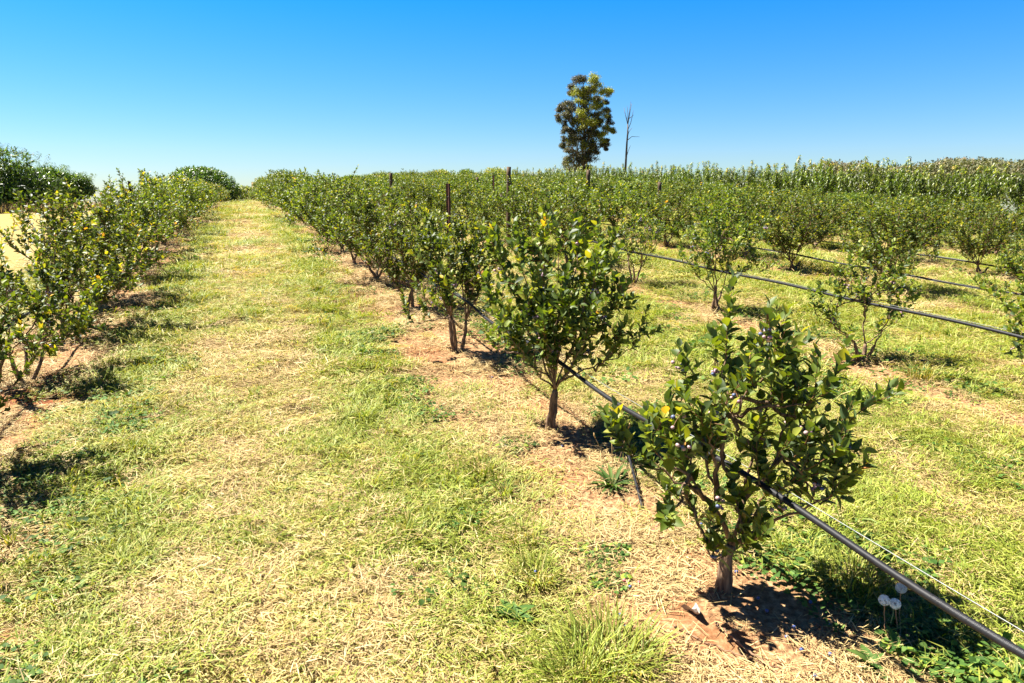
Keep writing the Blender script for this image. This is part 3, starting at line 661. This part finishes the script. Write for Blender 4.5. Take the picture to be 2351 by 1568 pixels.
def limbs(m, base, h, r0, blobs, seed, frac=.35, tr=.25):
    r = np.random.RandomState(seed); base = np.array(base, float)
    tp = np.array([r.normal(0, .03*h), r.normal(0, .03*h), h*.8]); p = curve_pts(base, tp, np.array([0, 0, 0]), 8, r, h*.01); tube(m, p, np.linspace(r0, r0*.25, 8), 9)
    for b in blobs:
        k = r.uniform(frac, .95)*7; k0 = int(min(k, 6)); s = p[k0]+(p[k0+1]-p[k0])*(k-k0); e = np.array(b[:3])
        if e[2] < s[2]: s = p[max(0, k0-2)]
        q = curve_pts(s, e, np.array([0, 0, -.08*h]), 6, r, h*.008); tube(m, q, np.linspace(r0*tr, r0*.06, 6), 5)
# tall young orchard trees behind the bushes on the right: long drooping leaves on whippy upright leaders
def orchard_proto(seed):
    r = np.random.RandomState(seed); mt_ = M(); ml = M(); H = 2.9
    tube(mt_, curve_pts(np.zeros(3), np.array([0, 0, 1.2]), np.zeros(3), 5, r, .01), np.linspace(.05, .03, 5), 7)
    P = []; D = []; N = []
    for i in range(26):
        a = r.uniform(0, 2*pi); q = .95*sqrt(r.rand()); e = np.array([q*cos(a), q*sin(a), H*(1-.22*(q/.95)**2)*r.uniform(.72, 1.04)])
        p = curve_pts(np.array([0, 0, r.uniform(.5, 1.2)]), e, np.array([e[0]*.3, e[1]*.3, -.1]), 8, r, .02); tube(mt_, p, np.linspace(.02, .004, 8), 4)
        for t in np.linspace(.25, 1, 30):
            k = t*7; k0 = int(min(k, 6)); pp = p[k0]+(p[k0+1]-p[k0])*(k-k0); h = r.uniform(0, 6.28)
            for _ in range(2 if t < .9 else 3):
                h += 2.3; P.append(pp); D.append((cos(h), sin(h), r.uniform(-.9, .35))); N.append((r.normal(0, .3), r.normal(0, .3), 1))
    P = np.array(P); n = len(P); Lf = r.uniform(.10, .19, n)
    leaves(ml, P, np.array(D), np.array(N), Lf, Lf*.36, a=((P[:, 2] > H*.85) & (r.rand(n) < .3))*1., lod=1, fold=.25, curl=.45)
    return mt_.mesh('orchard_stem', TRUNK), ml.mesh('orchard_foliage', ORCH)
OP = [orchard_proto(s) for s in range(5)]
cnt = 0
for rx, nm in ((27.6, 'front'), (30.8, 'middle'), (34.2, 'back')):
    yy = rx*.56; i = 0
    while yy < (88 if nm == 'front' else 95):
        pr = OP[rg.randrange(5)]; k = rg.uniform(.9, 1.1)*np.interp(yy, [16, 30, 70], [1.0, 1.0, 1.0])*(1.14 if nm == 'back' else 1.02 if nm == 'front' else 1.08)
        lab = ('young drooping-leaved orchard tree, %s from the right edge in the %s orchard row' % (ORD[i], nm)) if i < 8 else 'far young orchard tree merging into the hedge of the %s orchard row' % nm
        e = empty('orchard_tree', on(rx+rg.uniform(-.15, .15), yy), rg.uniform(0, 6.28), (k, k, k), label=lab, cat='tree', group='young orchard trees, %s row%s' % (nm, '' if i < 8 else ', far part'))
        obj('trunk', pr[0], e); obj('crown', pr[1], e)
        yy += rg.uniform(1.8, 2.2)*(1 if yy < 50 else 1.3); i += 1
def place_at(px, dist):
    """ground position in the direction of photo column px at horizontal distance dist"""
    a = PSI+atan((px-1175.5)/1567*cos(TH)); return np.array([sin(a)*dist, cos(a)*dist])
def ztop(py, dist, px):
    z = dist*cos(atan((px-1175.5)/1567)); return EYE+z*tan(atan((784-py)/1567)-TH)
# chestnut-like trees beyond the left field
for i, (px, dd, topy, rad, lab) in enumerate([(-95, 35, 322, 2.7, 'tallest dark leafy tree cut by the left edge beyond the dry field'), (28, 36, 347, 2.1, 'dark leafy tree with feathery drooping shoots at the far left of the skyline'), (105, 41, 384, 1.6, 'smaller dark leafy tree with a pointed top, right of the tallest ones at far left'), (163, 46, 402, 1.55, 'lowest dark leafy tree at the right end of the far left group')]):
    xy = place_at(px, dd); g = float(hz(*xy)); H = ztop(topy, dd, px)-g
    r = np.random.RandomState(90+i); bl = []
    for j in range(15):
        a = r.uniform(0, 6.28); hh = r.uniform(.16, .86); q = rad*.75*sqrt(r.rand())*(1.15-hh)
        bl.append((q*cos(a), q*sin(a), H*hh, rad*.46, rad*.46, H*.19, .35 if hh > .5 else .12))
    e = empty('chestnut_tree', (*xy, g), label=lab, cat='tree', group='leafy trees beyond the left field')
    m = M(); limbs(m, (0, 0, -.1), H, .12, bl, i); obj('trunk', m.mesh('chestnut_trunk', TRUNK), e)
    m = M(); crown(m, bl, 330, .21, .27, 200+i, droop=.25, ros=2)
    # whippy shoots on top
    P = []; D = []; N = []
    for j in range(26):
        a = r.uniform(0, 6.28); q = rad*.75*sqrt(r.rand()); z0 = H*(.93-.2*(q/rad)**2)
        p0 = np.array([q*cos(a), q*sin(a), z0]); dv = unit(np.array([cos(a)*.4, sin(a)*.4, 1.]))
        for t in np.linspace(0, .42, 9):
            for s_ in (0, 2.6): P.append(p0+dv*t); h = r.uniform(0, 6.28); D.append((cos(h+s_), sin(h+s_), .05)); N.append((0, 0, 1))
    leaves(m, np.array(P), np.array(D, float), np.array(N, float), .17, .035, a=0., lod=1, curl=.5)
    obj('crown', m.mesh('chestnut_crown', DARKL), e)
# dense round tree at the head of the path
def round_tree(px, dd, topy, rad, lab, seed, name='round_tree', mt_=DARKL, alt=.3, npb=600, L=.2, grp=None):
    xy = place_at(px, dd); g = float(hz(*xy)); H = ztop(topy, dd, px)-g; r = np.random.RandomState(seed); bl = []
    nb = 26
    for j in range(nb):
        a = j*2.4; u = (j+.5)/nb; q = rad*sqrt(u)*.8; hh = H*(.80-.5*u**1.6)
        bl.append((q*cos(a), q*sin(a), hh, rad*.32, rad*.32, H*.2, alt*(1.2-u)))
    bl += [(rad*.7*cos(a), rad*.7*sin(a), H*.25, rad*.34, rad*.34, H*.22, .05) for a in np.arange(8)*.785]
    e = empty(name, (*xy, g), label=lab, cat='tree', group=grp) if grp else empty(name, (*xy, g), label=lab, cat='tree')
    m = M(); limbs(m, (0, 0, -.1), H*.9, rad*.05, bl[::2], seed, .2); obj('trunk', m.mesh(name+'_trunk', TRUNK), e)
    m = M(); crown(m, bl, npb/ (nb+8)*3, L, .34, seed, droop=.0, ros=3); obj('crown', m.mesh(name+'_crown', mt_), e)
round_tree(462, 63, 383, 3.0, 'dense dome-shaped dark green tree at the far end of the path', 301, npb=2600, L=.22)
round_tree(556, 70, 428, 2.6, 'low yellow-green rounded tree right of the dense dome at the path end', 302, mt_=ORCH, npb=900)
for i, (px, dd, ty, rd, nm) in enumerate([(812, 80, 404, 1.7, 'leftmost low'), (868, 84, 400, 1.9, 'second low'), (938, 82, 397, 2.0, 'widest'), (1014, 86, 390, 1.7, 'fourth from left'), (1072, 88, 388, 1.5, 'fifth from left'), (1136, 90, 384, 2.4, 'rightmost')]):
    round_tree(px, dd, ty, rd, 'small round green skyline tree left of the tall post, %s of six' % nm, 310+i, mt_=ORCH if i % 2 else DARKL, alt=.6, npb=700, L=.24, grp='small round trees on the skyline')
# eucalyptus: clumps follow the photographed tree (units: 1/3.136 px of the 4096 px photo)
def eucalyptus():
    dd = 150.; px0 = 1338; xy = place_at(px0, dd); g = float(hz(*xy)); zc = dd*cos(atan((px0-1175.5)/1567))
    k = zc/2730/3.136; X0 = 583                       # zoom column of the trunk
    zz = lambda v: EYE+zc*tan(atan((784-(250+v/3.136)/1.7422)/1567)-TH)-g; k *= .955
    CL = [(500, 220, 55, 0), (560, 225, 55, 0), (430, 270, 50, 0), (410, 350, 45, 0), (470, 340, 35, 0), (650, 240, 70, 1), (600, 310, 65, 1), (700, 290, 55, 1), (660, 350, 55, .7), (800, 360, 55, 1), (850, 400, 50, .5), (770, 420, 55, .4), (860, 480, 38, 0), (500, 420, 65, 1), (570, 420, 65, 1), (610, 480, 55, .6), (500, 480, 50, .8), (700, 470, 45, .2), (310, 520, 50, 0), (380, 500, 50, 0), (270, 580, 48, 0), (350, 600, 58, 0), (260, 690, 40, 0), (340, 680, 50, .1), (400, 660, 45, 0), (430, 560, 45, 0),
          (690, 560, 55, .8), (760, 540, 50, .6), (780, 620, 58, .8), (850, 600, 45, .3), (600, 600, 55, .2), (520, 660, 60, 1), (590, 680, 50, .2), (700, 690, 55, .7), (800, 700, 55, .4), (880, 660, 45, .1), (905, 730, 38, 0), (450, 740, 50, .7), (620, 760, 68, 1), (570, 800, 50, .7), (700, 800, 50, .2), (780, 780, 50, .2), (520, 840, 45, .5), (340, 790, 35, 0), (330, 880, 42, 0), (390, 850, 28, 0), (850, 850, 48, .8), (905, 870, 34, .6), (470, 890, 60, .1), (660, 880, 45, .1), (760, 880, 45, .1), (820, 950, 55, .9), (330, 970, 40, 0), (400, 960, 50, .3), (480, 980, 55, .1), (560, 950, 50, 0), (880, 970, 30, 0), (700, 970, 55, .1), (310, 1050, 36, .1), (400, 1040, 50, .3), (640, 1050, 60, .1), (740, 1060, 50, 0), (830, 1040, 45, 0), (560, 1040, 38, .5), (740, 1120, 36, 0), (855, 1090, 22, 0), (390, 1130, 50, 0), (480, 1130, 60, .2), (360, 1210, 45, .2), (430, 1240, 55, .2), (510, 1220, 45, 0), (640, 1140, 36, 0), (650, 1220, 38, 0), (400, 1330, 70, .1), (560, 1340, 60, .1), (660, 1320, 40, 0)]
    r = np.random.RandomState(5); bl = []
    for (u, v, s, al) in CL:
        dep = r.uniform(-1, 1)*2.6*(1.0 if al < .5 else .6)-(1.6 if al >= .5 else 0)
        o = RT[:2]*(u-X0)*k+np.array([sin(PSI), cos(PSI)])*dep
        for _ in range(4):
            j = r.normal(0, s*.5, 2)*k
            bl.append((o[0]+RT[0]*j[0], o[1]+RT[1]*j[0], zz(v)+j[1], s*k*.95, s*k*.95, s*k*.62, al))
    e = empty('eucalyptus_tree', (*xy, g), label='big eucalyptus tree with clumped yellow-green and brown foliage towering over the orchard', cat='tree')
    for _ in range(70):
        v_ = r.uniform(330, 1250); u_ = 590+r.normal(0, 100); s_ = r.uniform(40, 70); o = RT[:2]*(u_-X0)*k+np.array([sin(PSI), cos(PSI)])*r.uniform(-1.5, 2)
        bl.append((o[0], o[1], zz(v_), s_*k, s_*k, s_*k*.8, r.choice([0, .2, .6])))
    m = M(); crown(m, bl, 250, .32, .32, 77, shell=(.1, 1.08), droop=.5, rnd=1.); obj('crown', m.mesh('eucalyptus_crown', EUC), e)
    m = M()
    for u0, r0, tv in ((585, .38, 420), (450, .22, 600), (520, .2, 520), (610, .2, 640)):
        b0 = np.array([*(RT[:2]*(u0-X0)*k*.8), -.2]); t = np.array([*(RT[:2]*((u0-X0)*1.1+r.uniform(-30, 30))*k), zz(tv)]); p = curve_pts(b0, t, np.zeros(3), 12, r, .12); tube(m, p, np.linspace(r0, r0*.22, 12), 8)
        for b in bl[::3]:
            bb = np.array(b[:3])
            if abs((bb-t)@RT-0) < 4.2 and r.rand() < .36 and bb[2] > 4:
                kk = np.clip((bb[2]-2.2-b0[2])/(t[2]-b0[2]), .15, .9)*11; k0 = int(min(kk, 10)); tube(m, curve_pts(p[k0], bb, np.array([0, 0, -.4]), 6, r, .08), np.linspace(r0*.33, .04, 6), 5)
    obj('trunk', m.mesh('eucalyptus_trunk', TRUNK), e)
    # bare dead tree to its right
    px1 = 1435; xy = place_at(px1, dd); g2 = float(hz(*xy)); zc2 = dd*cos(atan((px1-1175.5)/1567)); k2 = zc2/2730/3.136
    z2 = lambda v: EYE+zc2*tan(atan((784-(250+v/3.136)/1.7422)/1567)-TH)-g2; k2 *= .955
    e = empty('dead_tree', (*xy, g2), label='slender leafless dead tree with a few upright bare branches right of the eucalyptus', cat='tree')
    def pl(pts, dep=0): return np.array([[*(RT[:2]*(u-1093)*k2+np.array([.36, .93])*dep*t/len(pts)), z2(v)] for t, (u, v) in enumerate(pts)])
    m = M(); tube(m, pl([(1085, 1420), (1090, 1180), (1094, 1000), (1100, 880), (1096, 770)]), np.linspace(.24, .12, 5), 8); obj('trunk', m.mesh('dead_trunk', DEADW), e)
    for j, b in enumerate([[(1096, 775), (1075, 700), (1045, 630)], [(1096, 775), (1065, 650), (1048, 560)], [(1098, 770), (1096, 640), (1080, 540)], [(1098, 770), (1112, 620), (1123, 490)], [(1099, 775), (1125, 600), (1145, 508)], [(1101, 840), (1132, 760), (1153, 650), (1155, 600)], [(1102, 920), (1115, 870), (1158, 815)], [(1104, 970), (1150, 930), (1245, 935)], [(1100, 1160), (1115, 1110), (1143, 1040)], [(1112, 700), (1140, 680), (1168, 655)]]):
        m = M(); q = pl(b, [-1.2, .8, .3, -.5, 1, -.4, .7, -.9, .5, .3][j]); tube(m, q, np.linspace(.075, .03, len(q)), 6); obj('branch', m.mesh('dead_branch', DEADW), e)
eucalyptus()
# far wooded hill on the right
def hill():
    r = np.random.RandomState(44); bl = []
    for i in range(150):
        px = r.uniform(1850, 2700); dd = 300+r.uniform(-25, 50); xy = place_at(px, dd)
        env = np.interp(px, [1850, 1880, 1960, 2010, 2080, 2140, 2180, 2351, 2700], [378, 370, 369, 380, 378, 366, 361, 362, 364]); ty = env+r.uniform(0, 12)
        zc = dd*cos(atan((px-1175.5)/1567)); z = EYE+zc*tan(atan((784-ty)/1567)-TH); s = r.uniform(2.2, 4.4)
        bl.append((xy[0], xy[1], z-s*.8, s*1.25, s*1.25, s*.85, 1 if r.rand() < .2 else .08))
        bl.append((xy[0], xy[1], z-s*2.3, s*1.4, s*1.4, s*1.3, .05))
    m = M(); crown(m, bl, 230, .95, .6, 45, droop=.1)
    m2 = m; tag(obj('distant_wood', m2.mesh('distant_wood', HILLM)), 'olive-brown eucalypt wood on the far hill behind the orchard at the right', 'wood', kind='stuff')
hill()

# ------------------------------------------------------------------ things on the ground
def tuft_thing(px, py, h, n, rad, seed, label, w=(.003, .006), mt_=None, a_dry=.1):
    p = gpt(px, py); r = np.random.RandomState(seed); m = M(); az = r.uniform(0, 2*pi, n); q = np.sqrt(r.rand(n))*rad
    P = np.stack([np.cos(az)*q, np.sin(az)*q, np.zeros(n)-.005], 1)
    blades(m, P, az+r.normal(0, .6, n), r.uniform(.7, 1.5, n), h*r.uniform(.45, 1.2, n), r.uniform(*w, n), r.uniform(.3, 1.1, n), a=(r.rand(n) < a_dry)*1.)
    o = obj('grass_tuft', m.mesh('grass_tuft', mt_ or GRASS), label=label, cat='grass tuft', group='grass tufts along the soil strips'); o.location = p
G = 'grass tufts along the soil strips'
tuft_thing(1400, 1520, .17, 420, .16, 1, 'long bright green grass tuft at the bottom edge beside the bare strip', mt_=GRASS)
tuft_thing(1330, 1560, .15, 260, .12, 2, 'smaller green grass tuft left of the largest one at the bottom edge')
tuft_thing(1230, 1330, .12, 200, .09, 3, 'dark-centred grass tuft at the strip edge left of the nearest trunk')
tuft_thing(1105, 1085, .11, 260, .10, 4, 'dense green grass tuft on the path edge left of the second bush')
tuft_thing(1200, 1240, .11, 180, .09, 5, 'arching grass tuft between the two denser ones on the path edge')
tuft_thing(2110, 870, .2, 150, .10, 6, 'tall half-dry grass tuft with seed stalks right of the small open bush', a_dry=.5)
tuft_thing(1960, 1335, .16, 300, .14, 7, 'shaded dark grass tuft right of the nearest trunk, under the pipe')
tuft_thing(2270, 1060, .10, 120, .08, 8, 'pale grass tuft at the right side of the alley behind the pipe', a_dry=.4)
tuft_thing(610, 1240, .10, 90, .07, 9, 'lone green grass tuft in the middle of the path foreground')
tuft_thing(820, 700, .15, 260, .2, 10, 'leafy green grass tuft on the path edge below the fourth bush')
tuft_thing(280, 840, .13, 260, .16, 12, 'shaded green grass tuft in the bush shadow at left')
def rosette(px, py, L, n, seed, label, W=.16):
    p = gpt(px, py); r = np.random.RandomState(seed); m = M(); az = np.arange(n)*2.4+r.normal(0, .2, n)
    el = r.uniform(.3, 1.0, n); D = np.stack([np.cos(az)*np.cos(el), np.sin(az)*np.cos(el), np.sin(el)], 1); N = np.stack([-np.cos(az)*np.sin(el), -np.sin(az)*np.sin(el), np.cos(el)], 1)
    ll = L*r.uniform(.6, 1.1, n); leaves(m, np.zeros((n, 3)), D, N, ll, ll*W, a=0, lod=2, fold=.3, curl=.45)
    e = empty('plantain_weed', p, label=label, cat='weed', group='rosette weeds on the soil strips'); obj('leaves', m.mesh('plantain_leaves', CLOVER), e)
    return e, p
e, p = rosette(1407, 1120, .15, 34, 1, 'narrow-leaved plantain rosette beside the black drip tube')
for j, (dx, dy, hh) in enumerate([(-.08, .05, .26), (.03, .08, .22), (.09, .02, .3)]):
    m = M(); q = curve_pts(np.array([0, 0, 0.]), np.array([dx, dy, hh]), np.array([0, 0, .04]), 7, RS, 0); tube(m, q, .0013, 5); st_ = obj('stalk', m.mesh('plantain_stalk', STRAW), e)
    m = M(); tube(m, [q[-1], q[-1]+np.array([dx*.06, dy*.06, .012]), q[-1]+np.array([dx*.1, dy*.1, .028])], [.003, .0045, .002], 7); obj('seed_head', m.mesh('plantain_head', STRAW), st_)
rosette(1180, 1420, .10, 12, 2, 'grey-green broad-leaved weed flat on the path at the bottom', .5)
rosette(1735, 1000+220, .09, 9, 3, 'small leafy weed in the dappled shade right of the nearest trunk', .4)
rosette(1995, 1530, .08, 8, 4, 'bright green broad weed in the shade at the bottom right', .5)
rosette(2060, 1495, .09, 14, 5, 'leafy weed at the shadow edge at the bottom right', .3)
rosette(1350, 720, .12, 14, 6, 'green rosette weed under the second bush beside the pipe', .25)
def mallow(px, py, rad, n, seed, label, ls=.022):
    p = gpt(px, py); r = np.random.RandomState(seed); m = M(); weed_geo(m, r, n, rad, .03, ls, .15)
    for a_ in np.arange(0, 6.28, .28): tube(m, [(0, 0, .006), (cos(a_)*rad*.5, sin(a_)*rad*.5, .014), (cos(a_)*rad, sin(a_)*rad, .012)], .0014, 4)
    o = obj('mallow_patch', m.mesh('mallow_patch', CLOVER), label=label, cat='weed', group='round-leaved mallow patches on the soil'); o.location = p
mallow(1375, 1285, .11, 90, 1, 'round-leaved mallow patch on the bare soil left of the nearest trunk')
mallow(1400, 1340, .08, 60, 2, 'trailing mallow patch just below the larger patch left of the nearest trunk')
mallow(1185, 1025, .12, 90, 3, 'bright green mallow patch on the soil left of the second trunk', .028)
mallow(1420, 1270, .05, 26, 4, 'small mallow sprig among the yellow stones')
mallow(1600, 1110, .16, 170, 5, 'shaded grey-green mallow patch behind the nearest bush', .026)
mallow(2140, 1500, .16, 130, 6, 'lime green mallow patch at the bottom right behind the shadow', .03)
mallow(1760, 1290, .16, 150, 7, 'dark shaded clover patch right of the nearest trunk')
def stone(px, py, s, seed, mt_, label, name='stone'):
    p = gpt(px, py); r = np.random.RandomState(seed); v, f = ICO2; sc = s*np.array([1, .75, .45])
    vv = v*sc*(1+.25*(fbm(v[:, 0]*2+seed, v[:, 1]*2+v[:, 2], seed)-.5)[:, None]*2); m = M(); m.add(vv, f)
    o = obj(name, m.mesh('stone', mt_, False), label=label, cat='stone', group='small stones on the soil strip'); o.location = p+[0, 0, s*.2]; o.rotation_euler = (r.uniform(-.2, .2), r.uniform(-.2, .2), r.uniform(0, 6))
for i, (px, py, s, mt_, lab) in enumerate([(1470, 1262, .016, STONE, 'yellow stone furthest right of the small group left of the trunk'), (1452, 1248, .015, STONE, 'square yellow stone beside the mallow sprig'), (1435, 1262, .014, STONE, 'pale ochre stone left of the mallow sprig'), (1462, 1283, .012, STONE, 'pale chipped stone lowest of the yellow group'), (1040+170, 1200, .012, STONE, 'cream pebble on the bare soil'), (2073, 880, .03, BROWNST, 'rust-brown clod on the soil strip before the small open bush'), (120, 872+60, .035, BROWNST, 'red-brown clod of dug soil in the left bush shadow'), (150, 905, .025, BROWNST, 'smaller red clod right of the dug soil at left'), (172, 782, .04, BROWNST, 'flat brown stone at the foot of the wide left bush'), (1095, 855, .02, STONE, 'yellow stone in the shade left of the second bush')]):
    stone(px, py, s, i, mt_, lab)
def stick(pix, rad, seed, label, mt_=STICK):
    r = np.random.RandomState(seed); P = np.array([gpt(*q)+np.array([0, 0, rad+.004+r.uniform(0, .012)]) for q in pix]); t = np.linspace(0, 1, len(P)); T = np.linspace(0, 1, 24)
    Q = np.stack([np.interp(T, t, P[:, i]) for i in range(3)], 1); Q[1:-1] += r.normal(0, .003, (22, 3))
    m = M(); tube(m, Q, np.linspace(rad, rad*.5, 24), 7); obj('stick', m.mesh('stick', mt_), label=label, cat='stick', group='dry sticks and prunings on the soil')
stick([(1640, 1435), (1700, 1490), (1760, 1530), (1790, 1566)], .005, 1, 'pale dry stick lying below the nearest trunk towards the bottom edge')
stick([(1545, 1440), (1610, 1475), (1690, 1510), (1800, 1545)], .0035, 2, 'long thin red-brown cane lying below the nearest trunk')
stick([(1560, 1510), (1630, 1545), (1720, 1567)], .003, 3, 'thin brown cane nearest the bottom edge of the soil strip')
stick([(1365, 1258), (1400, 1248), (1432, 1240)], .004, 4, 'short pale twig left of the yellow stones')
stick([(1225, 1020), (1245, 975), (1275, 940)], .004, 5, 'dark twig in the shade at the second trunk')
stick([(1100, 830), (1060, 855), (1120, 885)], .004, 6, 'kinked grey twig in the soil left of the second bush')
stick([(1130, 880), (1115, 850), (1090, 835)], .003, 7, 'small dry pruning beside the kinked grey twig')
stick([(1180, 985), (1215, 1010)], .003, 8, 'short straight twig on the soil before the second trunk')
stick([(1870, 1430), (1905, 1475), (1930, 1560)], .003, 9, 'reddish thin cane in the shadow at the bottom right')
# curled dry leaf
p = gpt(1582, 1405); m = M(); r = np.random.RandomState(3)
u, v = np.meshgrid(np.linspace(-1, 1, 7), np.linspace(0, 1, 7), indexing='ij'); ww = .028*(1-.75*v); Vv = np.stack([u*ww, v*.085, .02*(u*u)+.008*np.sin(v*6)+.004], -1).reshape(-1, 3)
i_ = (np.arange(6)[:, None]*7+np.arange(6)[None]); m.add(Vv, None, np.stack([i_, i_+7, i_+8, i_+1], -1).reshape(-1, 4))
o = obj('dry_leaf', m.mesh('dry_leaf', DRYL), label='pale curled dry leaf lying below the nearest trunk', cat='leaf'); o.location = p; o.rotation_euler = (.5, 0, 3.0)
# dandelion clocks
def dandelion(px, py, hpx, hpy, label, seed):
    p = gpt(px, py); d = FW+RT*(hpx-1175.5)/1567-UPV*(hpy-784)/1567; t = ((p-[0, 0, EYE])@FW)/1.0
    hd = d*t+np.array([0, 0, EYE])-p; r = np.random.RandomState(seed)
    e = empty('dandelion', p, label=label, cat='flower', group='dandelion clocks')
    m = M(); tube(m, curve_pts(np.zeros(3), hd, np.array([.01, .01, 0]), 8, r, .0005), .0019, 6); obj('stem', m.mesh('dandelion_stem', DSTEM), e)
    m = M(); dd = unit(r.normal(0, 1, (230, 3))); R = .0175
    leaves(m, hd+dd*.002, dd, unit(r.normal(0, 1, (230, 3))), R, .0008, lod=0, fold=0, curl=0)
    for q in dd:
        e1 = unit(np.cross(q, [.3, .5, .8])); e2 = np.cross(q, e1); an = r.uniform(0, 6.28, 1)+np.arange(6)*1.047
        D = np.cos(an)[:, None]*e1+np.sin(an)[:, None]*e2+q*.3
        leaves(m, np.repeat((hd+q*R)[None], 6, 0), D, np.repeat(q[None], 6, 0), .0048, .0012, lod=0, fold=0, curl=0)
    h = obj('seed_head', m.mesh('dandelion_head', FLUFF), e)
    m = M(); m.add(ICO2[0]*.0042+hd, ICO2[1]); obj('core', m.mesh('dandelion_core', DRYL), h)
dandelion(2032, 1460, 2030, 1378, 'white dandelion clock, leftmost of the three before the pipe', 1)
dandelion(2062, 1462, 2055, 1386, 'white dandelion clock with yellowish centre, lowest and middle of the three', 2)
dandelion(2064, 1440, 2069, 1350, 'white dandelion clock on the tallest stem, right of the other two', 3)
# fallen berries
rb = np.random.RandomState(12)
def fallen(px, py, mt_, kind):
    p = gpt(px, py); m = M(); s = rb.uniform(.0062, .0078); v, f = ICO2
    vv = v.copy(); k = vv[:, 2] > .82; vv[k, 2] = .82-(vv[k, 2]-.82)*.8; m.add(vv*s, f)
    o = obj('fallen_berry', m.mesh('fallen_berry', mt_), cat='berry', label=kind[0], group=kind[1]); o.location = p+[0, 0, s+.008]; o.rotation_euler = (rb.uniform(-.5, .5), rb.uniform(-.5, .5), 0)
KB = ('ripe blue fallen blueberry lying on the soil and straw near the nearest bushes', 'blue fallen berries')
KP = ('pink unripe fallen berry lying on the soil left of the nearest trunk', 'pink fallen berries')
KY = ('pale yellow unripe berry lying on the straw below the nearest trunk', 'yellow fallen berries')
for q in [(1446, 1354), (1385, 1250), (1424, 1420), (1436, 1447), (1160, 1030), (1822, 1448), (1690, 1320), (1740, 1380), (1760, 1410), (1840, 1500), (1900, 1440), (1504, 1148), (1290, 1030), (1130, 870), (1190, 800+110), (2040, 920), (1990, 900), (1230, 1320), (1805, 1470), (1860, 1390), (1870, 1560), (1905, 1510), (1655, 1300), (1610, 1210), (250, 900), (90, 905)]: fallen(*q, BLUEB, KB)
for q in [(1440, 1345), (1433, 1340), (1467, 1345), (1500, 1224), (1520, 1240), (1508, 1215)]: fallen(*q, PINKB, KP)
for q in [(1698, 1450), (1560, 1500), (1566, 1507), (1552, 1490), (1485, 1192)]: fallen(*q, YELB, KY)
print('objects', len(SC.objects), 'leaf tris', sum(len(p.fol.polygons) for p in [B1, B2, B3, B4, L1, L2, C1, C2, C3]+MID+FAR), [len(p.fol.polygons) for p in [B1, B2, B3, B4, L1, L2, C1, C2, C3]+MID+FAR])
for o in SC.objects:
    if 'label' in o and not 4 <= len(o['label'].replace('-', ' ').split()) <= 16: print('long label', o.name)
